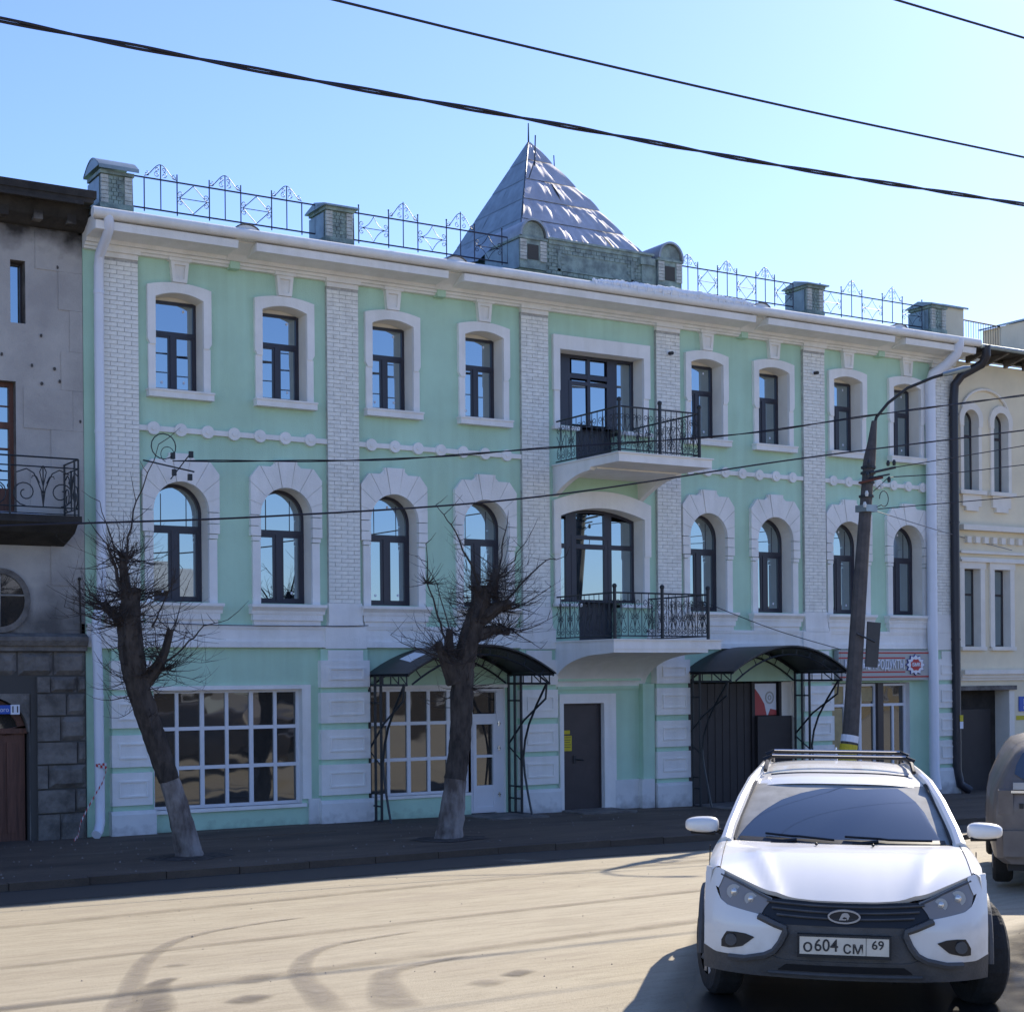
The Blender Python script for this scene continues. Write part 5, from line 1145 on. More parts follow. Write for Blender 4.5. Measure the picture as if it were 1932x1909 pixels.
a = MB(); a.bar((19.98, PY - .16, 3.16), (20.4, PY - .17, 3.02), .018, 5); part('strap', a, 'iron', t)
t = thing('pole_notice', 'yellow paper notice wrapped round the foot of the utility pole', 'notice', (19.9, PY, 1.2))
a = MB(); a.tube([(19.86, PY, .86), (19.92, PY, 1.20)], .158, 14, False); part('yellow_sheet', a, 'notice', t); a = MB(); a.tube([(19.93, PY, 1.24), (19.955, PY, 1.36)], .158, 14, False); part('torn_slip', a, 'signw', t)

# ================================================================== CABLES
def cable(name, pts, r, m, label, twist=False, group='overhead cables across the street', ext=None):
    P = []
    pts = [Vector(p) for p in pts]
    a, b = pts[0], pts[1]; c, d = pts[-2], pts[-1]
    if ext is None or 'l' in ext: pts = [a + (a - b) * 2.0] + pts
    if ext is None or 'r' in ext: pts = pts + [d + (d - c) * 1.5]
    for i in range(len(pts) - 1):
        p0, p1, p2, p3 = pts[max(i - 1, 0)], pts[i], pts[i + 1], pts[min(i + 2, len(pts) - 1)]
        for k in range(24):
            q = k / 24; P.append(.5 * ((2 * p1) + (-p0 + p2) * q + (2 * p0 - 5 * p1 + 4 * p2 - p3) * q * q + (-p0 + 3 * p1 - 3 * p2 + p3) * q ** 3))
    P.append(pts[-1])
    t = thing(name, label, 'cable', tuple(pts[1]), group)
    if not twist: m_ = MB(); m_.tube(P, r, 6); part('strand', m_, m, t, smooth=True)
    else:
        L = 0; acc = [0]
        for i in range(1, len(P)): L += (P[i] - P[i - 1]).length; acc.append(L)
        for s in range(2):
            m_ = MB(); m_.tube([p + Vector((0, cos(l * 2.2 + s * pi) * r, sin(l * 2.2 + s * pi) * r)) for p, l in zip(P, acc)], r * .95, 6); part('strand', m_, m, t, smooth=True)
cable('overhead_cable', [(4.29, -8, 9.40), (5.42, -8, 9.404), (7.88, -8, 9.445), (10.81, -8, 9.52), (15.35, -8, 9.62), (20.12, -8, 9.82)], .017, 'cable', 'thick twisted cable crossing the whole sky past the spire of the tent roof', True)
cable('overhead_cable', [(7.20, -10, 9.507), (9.62, -10, 9.498), (13.55, -10, 9.526), (17.76, -10, 9.61)], .014, 'cable', 'plain thin cable running above the twisted cable across the sky')
cable('overhead_cable', [(14.29, -11, 10.68), (16.6, -11, 10.685)], .014, 'cable', 'short length of cable in the top right corner of the sky')
cable('overhead_cable', [(5.19, -4.4, 4.43), (8.8, -4.4, 4.715), (13.2, -4.4, 5.21), (18.6, -4.4, 6.15), (24.4, -4.4, 7.08)], .015, 'cable', 'thick black cable sweeping up from under the grey building balcony across the first floor')
cable('overhead_cable', [(8.7, -.9, 5.9), (12.2, -1.3, 6.1), (15.2, -1.9, 6.43), (18.3, -3.1, 6.72), (20.6, -4.25, 7.09), (24.6, -4.25, 7.79)], .011, 'cable', 'black cable from the wire bracket over the first arched window to the street lamp arm', True, ext='r')
cable('overhead_cable', [(21.0, -4.32, 6.165), (24.56, -4.2, 6.814)], .010, 'cable', 'thin cable leaving the upper crossarm of the utility pole to the right', ext='r')
cable('overhead_cable', [(20.96, -4.32, 5.99), (22.52, -4.25, 6.161), (24.55, -4.2, 6.447)], .010, 'cable', 'thin cable leaving below the crossarm of the utility pole to the right', ext='r')
cable('overhead_cable', [(20.52, -4.3, 5.39), (24.55, -4.2, 5.84)], .010, 'cable', 'thin cable from the clamp block on the utility pole to the right', ext='r')
cable('overhead_cable', [(20.5, -4.3, 5.36), (26.66, -.3, 5.536), (28.85, -.2, 5.24)], .009, 'cableg', 'pale cable sloping from the utility pole clamp to the black downpipe', ext='')
cable('overhead_cable', [(19.6, -.5, 3.9), (21.2, -.8, 3.35), (22.6, -1.2, 2.95)], .008, 'cable', 'thin sagging wire from beside the lower balcony to the right canopy', group='wires on the facade', ext='')
cable('overhead_cable', [(7.9, -.16, 3.42), (9.5, -.12, 3.355), (11.7, -.135, 3.35), (12.5, -.12, 3.37)], .007, 'cable', 'thin wire lying along the white band below the left arched windows', group='wires on the facade', ext='')
t = thing('wire_bracket', 'small wall bracket with coiled wire and clamps over the first arched window', 'bracket', (8.85, -.3, 5.9))
a = MB(); a.bar((8.5, -.08, 6.0), (9.05, -.9, 5.75), .013, 5); a.bar((8.95, -.1, 5.72), (8.95, -.95, 6.0), .010, 5); part('bracket_arm', a, 'iron', t)
a = MB(); a.tube([(8.55 + .2 * cos(k * .4), -.9, 6.12 + .2 * sin(k * .4)) for k in range(17)], .009, 5); a.tube([(8.62 + .11 * cos(k * .4), -.88, 6.0 + .12 * sin(k * .4)) for k in range(12)], .006, 4); part('wire_coil', a, 'cable', t)
for x, y, z in ((9.0, -.9, 6.02), (8.72, -.9, 5.72), (8.98, -.9, 5.66), (8.7, -.9, 5.98)): a = MB(); a.box(x - .03, x + .03, y - .03, y + .03, z - .05, z + .05); part('clamp', a, 'iron', t)

# ================================================================== ACROSS THE STREET (seen in the window reflections)
def house(x0, x1, y0, y1, ze, zr, mw, mr, label, wins):
    t = thing('opposite_house', label, 'house', ((x0 + x1) / 2, (y0 + y1) / 2, .3)); a = MB(); a.box(x0, x1, y0, y1, .3, ze); part('wall', a, mw, t)
    a = MB(); a.pyz([(y1 + .5, ze), ((y0 + y1) / 2, zr), (y0 - .5, ze)], x0 - .3, x1 + .3); part('roof', a, mr, t)
    for k in range(wins):
        x = x0 + (x1 - x0) * (k + .5) / wins; a = MB(); a.box(x - .5, x + .5, y1, y1 + .06, 1.4, 3.0); w_ = part('window', a, 'pvc', t); a = MB(); a.box(x - .4, x + .4, y1 + .06, y1 + .07, 1.5, 2.9); part('pane', a, 'interior', w_)
house(13, 23.3, -42, -35, 5.6, 7.0, 'timber', 'tinroof', 'dark timber house across the street, mirrored in the leftmost arched window', 4)
house(30, 41, -46, -38, 3.0, 4.8, 'timber', 'tinroof', 'low timber house across the street, mirrored in the shop window under the left canopy', 5)
house(54, 72, -46, -38, 4.5, 6.5, 'yellowwall', 'timber', 'long ochre house across the street, mirrored in the grocery window', 8)

# ================================================================== WHITE CAR (x across, y backwards from the nose, z up)
LOCAL = True
def interp(T, x):
    if x <= T[0][0]: return T[0][1]
    for (a, b), (c, d) in zip(T, T[1:]):
        if x <= c: return b + (d - b) * (x - a) / (c - a) if c > a else d
    return T[-1][1]
def csurf(x, z):
    x = abs(x); y = .22 * x * x + .35 * x ** 6
    if z > .6: y += (z - .6) * .45
    if z < .42: y += (.42 - z) * .25
    return y
def strip(x0, x1, top, bot, off, depth=.03, nx=14, nz=4, sgn=1):
    mb = MB(); F = lambda u, v: (sgn * (x0 + (x1 - x0) * u), csurf(x0 + (x1 - x0) * u, interp(bot, x0 + (x1 - x0) * u) * (1 - v) + interp(top, x0 + (x1 - x0) * u) * v) + off, interp(bot, x0 + (x1 - x0) * u) * (1 - v) + interp(top, x0 + (x1 - x0) * u) * v)
    mb.grid(F, nx, nz); back = lambda p: (p[0], p[1] + depth, p[2])
    for v in (0, 1): mb.grid(lambda u, w: F(u, v) if w < .5 else back(F(u, v)), nx, 1)
    for u in (0, 1): mb.grid(lambda v, w: F(u, v) if w < .5 else back(F(u, v)), nz, 1)
    return mb
def weld(o, d=.0006):
    bm = bmesh.new(); bm.from_mesh(o.data); bmesh.ops.remove_doubles(bm, verts=bm.verts, dist=d); bmesh.ops.recalc_face_normals(bm, faces=bm.faces); bm.to_mesh(o.data); bm.free()
    for p in o.data.polygons: p.use_smooth = True
    o.data.set_sharp_from_angle(angle=radians(32)); return o
CA = radians(42.4)
car = thing('white_car', 'white crossover car facing the camera with black grille and roof bars', 'car', (6.754, -17.89, gz(6.754, -17.0) - .008), None, -CA); car.rotation_euler = (Matrix.Rotation(-CA, 3, 'Z') @ Matrix.Rotation(radians(.9), 3, 'Y')).to_euler()
HF = [(0, .747), (.18, .748), (.30, .756), (.44, .778), (.60, .84), (.70, .876), (.77, .90)]
def hood(u, v):
    x = (2 * u - 1) * .765; ax = abs(x); zf = interp(HF, ax); yf = csurf(ax, zf) - .005; yr = 1.20 - .10 * (1 - (ax / .765) ** 2) ; zr = .985 + .004 * ax
    y = yf + (yr - yf) * v; z = zf + (zr - zf) * (1 - (1 - v) ** 1.9)
    cr = .42 + .20 * v
    z += .012 * math.exp(-((ax - cr) / .05) ** 2) * (1 - v) * 1.0 + (.018 if ax < cr else .018 * math.exp(-((ax - cr) / .08) ** 2)) * sin(pi * min(v * 1.15, 1)) 
    return (x, y, z)
m_ = MB(); m_.grid(hood, 48, 20); m_.grid(lambda u, v: (hood(u, 0)[0], hood(u, 0)[1] + .03 * v, hood(u, 0)[2] - .03 * v), 48, 1); hd = weld(part('bonnet', m_, 'paint', car))
for s in (-1, 1):
    m_ = MB(); m_.tube([(lambda q: (q[0] + s * .003, q[1], q[2] + .001))(hood(.5 + s * .5, k / 12)) for k in range(13)], .0035, 4); part('bonnet_gap', m_, 'blackp', hd)
    m_ = MB(); m_.tube([(s * .905, 1.42, .34), (s * .905, 1.40, .6), (s * .895, 1.36, .93)], .004, 4); part('door_gap', m_, 'blackp', car)
for x in (-.17, .2): m_ = MB(); m_.ball((x, 1.0, .995), .011, 6, 4); part('washer_nozzle', m_, 'blackp', hd)
ZLO = lambda b, c=.87, R=.375: (.33 + sqrt(max(R * R - (b - c) ** 2, 0)) if abs(b - c) < R else .27)
def sidew(b):          # half width
    return interp([(.30, .80), (.38, .86), (.55, .885), (.9, .895), (1.6, .885), (3.4, .885), (4.0, .83), (4.4, .70)], b)
def side(s):
    m_ = MB()
    def F(u, v):
        b = .36 + u * 4.04; zl = max(ZLO(b), ZLO(b, 3.5)); zt = interp([(.36, .885), (.6, .92), (1.2, .965), (4.4, 1.02)], b); z = zl + (zt - zl) * v
        t = (z - .3) / .68; x = sidew(b) * (1 - .035 * (2 * t - 1) ** 2 * (1 if t < .5 else 1.8)); return (s * x, b, z)
    m_.grid(F, 80, 8)
    def G(u, v):      # shoulder from the side up to the bonnet edge / belt
        b = .36 + u * 4.04; p = F(u, 1); xi = interp([(.36, .765), (1.2, .765), (1.35, .80), (4.4, .68)], b); zi = hood(1, min(max((b - .33) / .87, 0), 1))[2] if b < 1.2 else p[2] + .02
        return (s * (abs(p[0]) * (1 - v) + xi * v), b, p[2] * (1 - v) + zi * v + .012 * sin(pi * v))
    m_.grid(G, 80, 3); return m_
for s in (-1, 1): weld(part('body_side', side(s), 'paint', car))
CT = [(.362, .592), (.42, .616), (.504, .648), (.60, .664), (.715, .686), (.77, .722), (.80, .80), (.86, .86)]
CBm = [(.362, .556), (.39, .505), (.428, .447), (.484, .418), (.582, .388), (.79, .39), (.86, .42)]
LT = [(.438, .747), (.52, .778), (.59, .810), (.66, .840), (.735, .868), (.776, .872)]; LBt = [(.438, .742), (.484, .69), (.504, .646), (.60, .662), (.715, .686), (.768, .722), (.776, .78)]
for s in (-1, 1):
    weld(part('bumper_cheek', strip(.362, .865, CT, CBm, 0, .06, 24, 6, s), 'paint', car))
    weld(part('front_wing', strip(.74, .862, [(.74, .885), (.765, .90), (.862, .895)], [(.74, .868), (.775, .78), (.80, .79), (.862, .84)], -.002, .05, 10, 4, s), 'paint', car))
    hl = weld(part('headlight', strip(.438, .776, LT, LBt, .006, .05, 20, 5, s), 'lens', car))
    for x, z, r in ((.57, .735, .040), (.675, .768, .047)):
        y = csurf(x, z) + .002; m_ = MB(); m_.tube([(s * x, y + .0, z), (s * x, y + .03, z)], [r, r * .8], 14); part('lamp_ring', m_, 'signg', hl); m_ = MB(); m_.ball((s * x, y + .004, z), r * .55, 10, 6); part('projector', m_, 'lampin', hl, smooth=True)
    m_ = MB(); m_.tube([(s * x_, csurf(x_, z_) + .002, z_) for x_, z_ in ((.45, .738), (.52, .768), (.66, .828), (.76, .862))], .007, 5); part('lamp_brow', m_, 'clad', hl)
    FT = [(.548, .512), (.60, .528), (.66, .532), (.722, .528), (.752, .47)]; FB = [(.548, .508), (.62, .448), (.70, .428), (.752, .43)]
    fg = weld(part('foglight_recess', strip(.548, .752, FT, FB, -.006, .03, 12, 4, s), 'blackp', car)); m_ = MB(); y = csurf(.69, .48) - .028; m_.tube([(s * .69, y, .482), (s * .69, y + .05, .482)], .036, 14); part('foglight', m_, 'clad', fg)
    m_ = MB(); m_.tube([(s * x_, csurf(x_, z_) - .004, z_) for x_, z_ in ((.52, .640), (.42, .600), (.362, .580), (.358, .55), (.385, .49), (.425, .435), (.48, .405), (.60, .375), (.70, .372))], .022, 6); part('cheek_trim', m_, 'clad', car, smooth=True)
    m_ = MB(); ar_ = [(s * .895, .87 + .385 * cos(pi - pi * k / 16), .33 + .38 * sin(pi * k / 16)) for k in range(17)]; m_.tube(ar_, .026, 8); part('wheel_arch', m_, 'clad', car, smooth=True)
    m_ = MB(); m_.box(s * .84, s * .90, 1.2, 3.1, .22, .36); part('sill_cladding', m_, 'clad', car)
gr = weld(part('grille', strip(-.50, .50, [(-.50, .69), (-.438, .744), (-.18, .742), (.18, .742), (.438, .744), (.50, .69)], [(-.50, .655), (-.362, .600), (.362, .600), (.50, .655)], .012, .05, 30, 5), 'blackp', car))
def symI(T, x): return interp(T, abs(x))
for k, zc in enumerate((.715, .680, .645)):
    hw_ = .47 - .03 * k; m_ = MB(); m_.tube([(x, csurf(x, zc) + .0, zc + .02 * (abs(x) / .5) ** 2) for x in [-hw_ + 2 * hw_ * i / 20 for i in range(21)]], .0075, 5); part('grille_slat', m_, 'clad', gr, smooth=True)
m_ = MB(); P = [(-.007 + .098 * cos(a), .662 + .043 * sin(a)) for a in [k * pi / 16 for k in range(32)]]; yE = csurf(0, .66) - .012; ring(m_, P, .010, yE - .008, yE + .02); em = part('emblem', m_, 'rim', car)
m_ = MB(); m_.pxz([(-.007 + (x + .007) * .9, .662 + (z - .662) * .85) for x, z in P], yE, yE + .02); part('emblem_field', m_, 'blackp', em)
m_ = MB(); m_.pxz([(x_ * .8 - .002, .662 + (z_ - .665) * .85) for x_, z_ in [(-.045, .640), (-.020, .688), (.0, .693), (.022, .690), (.035, .672), (.026, .648), (.018, .640), (.012, .660), (-.006, .664), (-.020, .655), (-.010, .648), (.012, .652), (.008, .640)]], yE - .006, yE); part('emblem_boat', m_, 'rim', em)
cp_ = weld(part('centre_panel', strip(-.48, .48, [(-.48, .45), (-.39, .53), (-.362, .600), (.362, .600), (.39, .53), (.48, .45)], [(-.48, .40), (-.37, .385), (.37, .385), (.48, .40)], .016, .04, 24, 3), 'clad', car))
lb_ = weld(part('lower_bumper', strip(-.87, .87, [(-.87, .425), (-.79, .392), (-.582, .39), (-.484, .42), (-.38, .385), (.38, .385), (.484, .42), (.582, .39), (.79, .392), (.87, .425)], [(-.87, .27), (-.42, .27), (.42, .27), (.87, .27)], .006, .05, 40, 5), 'clad', car))
weld(part('lower_intake', strip(-.40, .40, [(-.40, .325), (-.36, .36), (.36, .36), (.40, .325)], [(-.40, .318), (.40, .318)], .001, .02, 16, 2), 'blackp', car))
m_ = MB(); m_.tube([(x, csurf(x, .3) - .004, .30 + .0 * x) for x in [-.46 + .92 * i / 16 for i in range(17)]], .012, 5); part('skid_lip', m_, 'clad', car, smooth=True)
m_ = MB(); m_.box(-.66, .66, .62, 4.2, .20, .30); part('underside', m_, 'blackp', car)
# number plate
m_ = MB(); m_.box(-.275, .262, -.022, -.008, .432, .545); np_ = part('number_plate', m_, 'plate', car)
m_ = MB(); ring(m_, R4(-.275, .262, .432, .545), .004, -.0235, -.02); m_.box(.122, .125, -.0235, -.02, .436, .541); part('plate_border', m_, 'ink', np_)
fr_ = MB(); fr_.box(-.285, .272, -.018, .02, .415, .555); part('plate_holder', fr_, 'blackp', car)
text('plate_letter', 'о', .105, 'ink', np_, (-.222, -.024, .482), ext=.001, bold=.001); text('plate_digits', '604', .105, 'ink', np_, (-.113, -.024, .488), sx=.92, ext=.001, bold=.001); text('plate_letters', 'см', .105, 'ink', np_, (.048, -.024, .478), sx=.9, ext=.001, bold=.001); text('plate_region', '69', .075, 'ink', np_, (.192, -.024, .500), ext=.001, bold=.001)
# cabin
def ws(u, v, off=0):
    x = (2 * u - 1) * (.735 - .135 * v); ax = abs(2 * u - 1); y = 1.12 + .86 * v + (.16 - .04 * v) * ax ** 2.2; z = .985 + .345 * v - .012 * ax ** 2 * v + .02 * sin(pi * v); return (x, y - off, z + off * .6)
m_ = MB(); m_.grid(lambda u, v: ws(u, v), 24, 12); wsg = part('windscreen', m_, 'wsdust', car, smooth=True)
W1 = [(-.99, 0, .02)]
m_ = MB()
wt = [(0.02, .03), (.05, .25), (.10, .45), (.18, .66), (.28, .80), (.40, .90), (.50, .925), (.60, .89), (.72, .92), (.84, .93), (.90, .70), (.93, .45), (.94, .22), (.95, .06)]
m_.grid(lambda u, v: ws(.02 + .93 * u, .03 + (interp(wt, .02 + .93 * u) - .03) * v, .0035), 40, 10); part('wiped_glass', m_, 'wsglass', wsg, smooth=True)
m_ = MB(); m_.grid(lambda u, v: ws(.03 + .94 * u, .005 + .05 * v, .004), 20, 1); part('windscreen_band', m_, 'blackp', wsg, smooth=True)
m_ = MB(); m_.box(-.06, .06, 1.92, 1.96, 1.245, 1.285); part('interior_mirror', m_, 'blackp', wsg)
for x0_, x1_, v0, v1 in ((-.52, -.05, .06, .075), (.02, .60, .05, .03)):
    m_ = MB(); n = 10; m_.tube([tuple(Vector(ws((x0_ + (x1_ - x0_) * k / n) / 1.47 + .5, .035 + (v0 if k < 5 else v1) * (1 - k / n), .018))) for k in range(n + 1)], .008, 5); wp = part('wiper', m_, 'blackp', car)
    m_ = MB(); m_.bar((x0_ + .05, 1.12, .985), (x0_ + .22, 1.14, 1.005), .014, 5); part('wiper_arm', m_, 'blackp', wp)
def roofz(x, y):
    xr = .60 - .06 * min(max((y - 2.0) / .8, 0), 1); return interp([(1.95, 1.335), (2.1, 1.372), (2.4, 1.405), (2.8, 1.43), (3.4, 1.43), (4.1, 1.38)], y) - .035 * (abs(x) / xr) ** 3
def roofg(u, v):
    y = 1.95 + 2.15 * v; xr = .605 - .065 * min(max((y - 1.95) / .8, 0), 1); x = (2 * u - 1) * xr; y2 = y + (.12 * abs(2 * u - 1) ** 2.2 if v < .5 else 0) * (1 - v * 2 if v < .5 else 0); return (x, y2, roofz(x, y))
m_ = MB(); m_.grid(roofg, 24, 30); rp = part('roof_panel', m_, 'paint', car, smooth=True)
m_ = MB(); m_.tube([(x, 2.28 + .05 * (abs(x) / .5) ** 2, roofz(x, 2.28) + .002) for x in [-.50 + 1.0 * k / 16 for k in range(17)]], .006, 4); part('roof_seam', m_, 'blackp', rp)
for s in (-1, 1):
    m_ = MB(); m_.tube([(s * .775, 1.16, .975), (s * .755, 1.35, 1.06), (s * .695, 1.75, 1.22), (s * .635, 2.12, 1.335), (s * .585, 2.5, 1.385), (s * .56, 3.2, 1.40), (s * .54, 4.0, 1.34)], [.045, .04, .038, .036, .034, .034, .04], 8); part('roof_pillar', m_, 'paint', car, smooth=True)
    m_ = MB(); m_.tube([(s * .735, 1.22, .99), (s * .70, 1.52, 1.115), (s * .645, 1.86, 1.25), (s * .605, 2.06, 1.33)], [.022, .018, .016, .012], 6); part('windscreen_seal', m_, 'blackp', car, smooth=True)
    m_ = MB(); m_.grid(lambda u, v: (s * ((.80 - .02 * u) * (1 - v) + (.60 - .05 * u) * v), 1.5 + 2.4 * u + (.55 - .6 * u) * v, .99 * (1 - v) + 1.37 * v), 8, 3); part('side_glass', m_, 'wsglass', car, smooth=True)
    # mirrors
    m_ = MB(); cx, cz = .955, 1.065
    def mir(u, v):
        a = 2 * pi * u; q = sin(pi * v) ** .6; ex = .118 * (1 if cos(a) < 0 else 1.0); hh = .070 * (1 - .22 * (.5 + .5 * cos(a))); return (s * (cx + ex * q * (abs(cos(a)) ** .8) * (1 if cos(a) > 0 else -1)), 1.40 - .07 * cos(pi * v), cz + hh * q * (abs(sin(a)) ** .55) * (1 if sin(a) > 0 else -.82))
    m_.grid(mir, 24, 10); mm = weld(part('door_mirror', m_, 'paint', car)); m_ = MB(); m_.bar((s * .79, 1.44, 1.01), (s * .88, 1.42, 1.035), .02, 6); m_.tube([(s * .86, 1.37, cz - .046), (s * 1.03, 1.38, cz - .046)], [.020, .014], 6); part('mirror_foot', m_, 'blackp', mm)
    m_ = MB(); m_.tube([(s * .545, 2.35, 1.40), (s * .535, 2.45, 1.455), (s * .52, 3.7, 1.455), (s * .52, 3.85, 1.39)], .017, 6); part('roof_rail', m_, 'blackp', car, smooth=True)
for y in (2.62, 3.42):
    m_ = MB(); m_.tube([(-.56, y, 1.46), (-.50, y, 1.495), (.50, y, 1.495), (.56, y, 1.46)], [.03, .018, .018, .03], 6); part('roof_bar', m_, 'blackp', car); m_ = MB(); m_.tube([(-.5, y - .02, 1.507), (.5, y - .02, 1.507)], .007, 5); part('bar_strip', m_, 'chrome', car)
m_ = MB(); m_.tube([(0, 3.6, 1.42), (-.0, 3.66, 1.52)], [.014, .006], 6); part('antenna', m_, 'paint', car)
m_ = MB(); m_.box(-.68, .68, 1.35, 3.9, .5, 1.0); m_.box(-.6, -.15, 2.1, 2.25, .9, 1.22); m_.box(.15, .6, 2.1, 2.25, .9, 1.22); part('cabin_inside', m_, 'cabin', car)
m_ = MB(); m_.box(-.70, .70, 4.28, 4.38, .3, 1.0); m_.box(-.55, .55, 4.05, 4.1, 1.0, 1.36); part('tailgate', m_, 'paint', car)
def wheel(x, y, turn, c_=car, R=.325, W=.195):
    global LOCAL
    m_ = MB(); a = turn; ax = Vector((cos(a), sin(a), 0)); fw = Vector((-sin(a), cos(a), 0)); c = Vector((x, y, R)); n = 28
    prof = [(-W / 2, .60), (-W / 2, .90), (-W / 2 + .025, .985), (-W / 4, 1.0), (W / 4, 1.0), (W / 2 - .025, .985), (W / 2, .90), (W / 2, .60)]
    for i in range(n):
        t = 2 * pi * i / n
        for (w_, r_) in prof: m_.v.append(tuple(c + ax * w_ + (fw * cos(t) + Vector((0, 0, 1)) * sin(t)) * R * r_ * (1 + (.004 if i % 2 else -.004) * (r_ > .97))))
    k = len(prof)
    for i in range(n):
        for j in range(k - 1): m_.f.append((i * k + j, i * k + j + 1, ((i + 1) % n) * k + j + 1, ((i + 1) % n) * k + j))
    wo = part('wheel', m_, 'tyre', c_)
    m_ = MB(); sg = 1 if x > 0 else -1
    for i in range(10):
        t = 2 * pi * i / 10; d = fw * cos(t) + Vector((0, 0, 1)) * sin(t); m_.bar(c + ax * sg * W * .42 + d * .04, c + ax * sg * W * .42 + d * R * .60, .016, 4)
    m_.tube([c + ax * sg * W * .3, c + ax * sg * W * .46], .05, 10); part('rim', m_, 'rim', wo)
wheel(-.79, .87, radians(17)); wheel(.85, .87, radians(17), car, .34); wheel(-.80, 3.5, 0); wheel(.80, 3.5, 0)

# ================================================================== DUSTY CAR, seen from behind at the right edge
d2_ = 15.8; xc2 = 5.70
px2 = (sin(TH) * d2_ + cos(TH) * xc2, -25 + cos(TH) * d2_ - sin(TH) * xc2)
g2 = gz(*px2)
c2 = thing('dusty_estate_car', 'dusty grey brown estate car cut off by the right edge, parked beyond the white car', 'car', (px2[0], px2[1], g2), None, -radians(47))
OUT = [(0, 1.50), (.45, 1.48), (.60, 1.44), (.67, 1.37), (.74, 1.25), (.79, 1.14), (.86, .98), (.89, .82), (.90, .55), (.88, .34), (.80, .28)]
def shell(off, y, sc): return [(x * sc, y, .3 + (z - .3) * (1 - (1 - sc) * .3)) for x, z in OUT]
m_ = MB(); STA = [(-.02, .90, 0), (.02, .97, 0), (.10, .995, 0), (.4, 1, 0), (2.5, 1, 0), (3.3, .98, 0), (3.5, .9, -.45), (4.3, .85, -.55), (4.4, .8, -.6)]
def sec(i, s):
    y, sc, dz = STA[i]; r = []
    for x, z in OUT:
        zz = z if (dz == 0 or z < 1.0) else 1.0 + (z - 1.0) * .1
        lean = .28 * max(0, (z - .95) / .65) if i < 3 else 0
        r.append((s * x * sc, y + lean * (1 if i < 3 else 0), .28 + (zz - .28) * (1 if i > 1 else .985)))
    return r
for s in (-1, 1):
    b = len(m_.v); k = len(OUT)
    for i in range(len(STA)): m_.v += sec(i, s)
    for i in range(len(STA) - 1):
        for j in range(k - 1): m_.f.append((b + i * k + j, b + i * k + j + 1, b + (i + 1) * k + j + 1, b + (i + 1) * k + j))
L0, R0 = sec(0, -1), sec(0, 1); b = len(m_.v); m_.v += L0 + R0; k = len(OUT)
for j in range(k - 1): m_.f.append((b + j, b + j + 1, b + k + j + 1, b + k + j))
weld(part('body', m_, 'paint2', c2))
m_ = MB(); P = [(-.68, 1.18), (-.66, 1.27), (-.60, 1.38), (-.53, 1.43), (0, 1.45), (.53, 1.43), (.60, 1.38), (.66, 1.27), (.68, 1.18), (.60, 1.13), (-.60, 1.13)]
yy = lambda z: -.022 + .28 * max(0, (z - .95) / .65) - .012
m_.add([(x, yy(z), z) for x, z in P], [tuple(range(len(P)))]); part('rear_window', m_, 'wsglass', c2)
m_ = MB(); m_.box(-.70, .70, -.050, -.0, 1.03, 1.10); part('tailgate_garnish', m_, 'tin', c2); m_ = MB(); m_.box(-.72, .72, -.055, -.0, .995, 1.02); part('chrome_strip', m_, 'chrome', c2)
m_ = MB(); m_.box(-.80, .80, -.09, .1, .36, .62); part('bumper', m_, 'paint2', c2)
for x in (-.62, -.34): m_ = MB(); m_.box(x - .02, x + .02, -.05, -.01, .84, .89); part('sensor', m_, 'blackp', c2)
for s in (-1, 1): m_ = MB(); m_.box(s * .70, s * .84, -.03, .12, .78, 1.02); part('tail_lamp', m_, 'paint2', c2)
for x, y in ((-.78, .8), (.78, .8), (-.78, 3.4), (.78, 3.4)): wheel(x, y, 0, c2, .33, .2)
m_ = MB(); m_.box(-.75, .75, .1, 4.2, .2, .4); part('underside', m_, 'blackp', c2)
LOCAL = False

# ================================================================== marks on the road

ROADMARKS = [('track', [(6.6, -10.5), (6.06, -10.63), (5.35, -10.96), (4.83, -11.47), (4.32, -12.33), (3.92, -13.23), (3.66, -13.87), (3.33, -14.64), (3.0, -15.6)], (.10, .26)),
    ('track', [(6.9, -12.3), (6.02, -12.55), (5.54, -12.93), (5.16, -13.52), (4.9, -14.13), (4.69, -14.81), (4.44, -15.64)], (.10, .30)),
    ('track', [(6.4, -14.0), (5.91, -14.14), (5.5, -14.35), (5.25, -14.78), (5.0, -15.34), (4.8, -15.88)], (.10, .42)),
    ('trackd', [(4.16, -13.45), (3.98, -13.62), (3.80, -14.0), (3.62, -14.5), (3.44, -14.95)], (.14, .40)),
    ('trackd', [(4.35, -14.65), (4.21, -14.77), (4.05, -14.9)], .28), ('track', [(4.75, -13.75), (4.6, -13.95), (4.4, -14.1)], .3), ('track', [(4.5, -12.75), (4.3, -12.9)], .22),
    ('trackd', [(6.35, -14.98), (6.19, -15.07), (6.05, -15.14)], .22), ('track', [(5.95, -15.2), (5.65, -15.36)], .3),
    ('kerbshade', [(-14, -6.0), (0, -6.0), (10, -5.98), (20, -5.9), (40, -5.7)], 2.15),  # painted shade, from the kerb out to the building's shadow edge
    ('dust', [(-10, -7.0), (0, -6.9), (8, -6.6), (16, -6.3), (30, -6.0)], .9), ('dust', [(-10, -9.3), (2, -9.1), (9, -8.6), (18, -8.2)], .35), ('dust', [(-10, -12.3), (2, -12.0), (8, -11.6), (15, -11.2)], .25),
    ('dust', [(-6, -14.2), (2, -14.0), (7, -13.7), (12, -13.3)], .3)]
for m_n, pts_, wd_ in ROADMARKS: ribbon({'dust': 'grit_streak', 'kerbshade': 'kerb_shade_strip'}.get(m_n, 'tyre_track'), pts_, wd_, m_n, road, lift=.006 + random.uniform(0, .003))
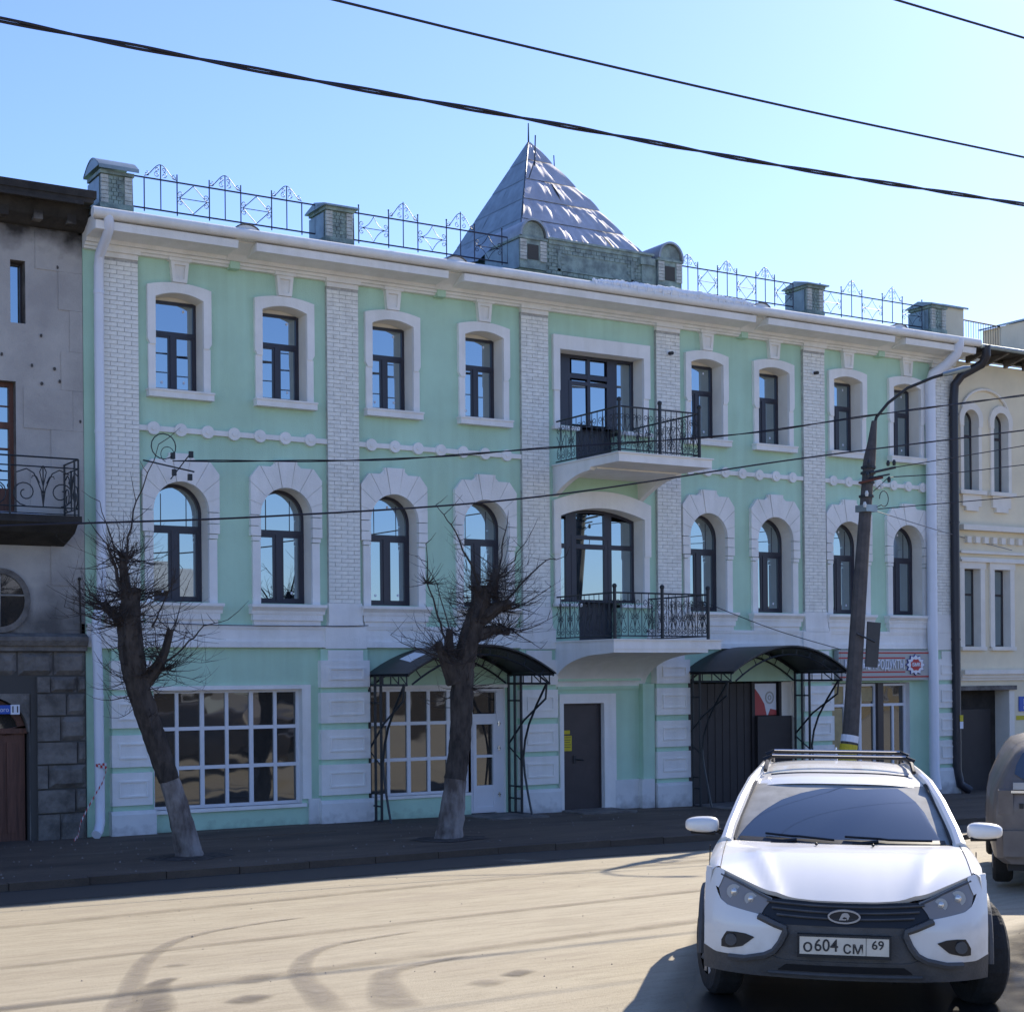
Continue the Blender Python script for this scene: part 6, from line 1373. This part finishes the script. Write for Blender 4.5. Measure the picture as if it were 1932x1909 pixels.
ribbon('car_shade_patch', [(5.5, -19.3), (6.3, -18.4), (7.6, -17.0), (9.0, -15.5), (9.8, -14.6)], 2.5, 'carshade', road, lift=.009)  # dark wet patch painting the white car's shadow deeper
ribbon('wet_patch', [(7.2, -18.9), (8.2, -18.05), (9.0, -17.3), (10.2, -16.6), (11.5, -16.0)], 1.1, 'wet', road, lift=.011)

# small grit, litter and patches
random.seed(31)
g_ = MB(); ORG = Vector((0, 0, 0))
for k in range(420):
    x = random.uniform(-2, 20); y = random.uniform(-19, -5.3)
    if random.random() < .25: y = KY - random.random() ** 2 * 1.5 - .05
    z = gz(x, y); r = random.uniform(.004, .010) * (1.7 if random.random() < .04 else 1)
    g_.add([(x - r, y, z), (x, y - r, z), (x + r, y + r * .3, z), (x, y, z + r)], [(0, 1, 3), (1, 2, 3), (2, 0, 3)])
o = part('road_grit', g_, 'stone', road, stuff=True)
g_ = MB()
for k in range(500):
    x = random.uniform(4, 28); y = random.uniform(KY + .1, -.2); z = gz(x, KY + .01); r = random.uniform(.006, .02)
    g_.add([(x - r, y, z), (x, y - r, z), (x + r, y + r * .3, z), (x, y, z + r)], [(0, 1, 3), (1, 2, 3), (2, 0, 3)])
part('pavement_grit', g_, 'lime', pav, stuff=True)
for x0, x1, y0, y1, m_n in ((8.9, 11.2, -1.5, -.05, 'asph'), (14.4, 15.6, -1.1, -.02, 'stone'), (16.5, 17.7, -.9, -.02, 'stone'), (19.6, 22.4, -1.5, -.02, 'stone')):
    z = gz((x0 + x1) / 2, KY + .01); m_ = MB(); m_.box(x0, x1, y0, y1, z - .05, z + (.03 if m_n == 'stone' else .006)); part('door_slab' if m_n == 'stone' else 'asphalt_patch', m_, m_n, pav)
for x in (7.9, 12.08):
    m_ = MB(); m_.pxz([(0, 0)], 0, 0) if False else None
    P = [(x + .62 * cos(a) * random.uniform(.8, 1.15), Y0 + .5 * sin(a) * random.uniform(.8, 1.15)) for a in [k * pi / 9 for k in range(18)]]
    m_ = MB(); n = len(P); z = gz(x, KY + .01); m_.add([(x, Y0, z + .035)] + [(a, b, z + .004) for a, b in P], [(0, i + 1, (i + 1) % n + 1) for i in range(n)]); part('tree_pit_soil', m_, 'bark', pav)
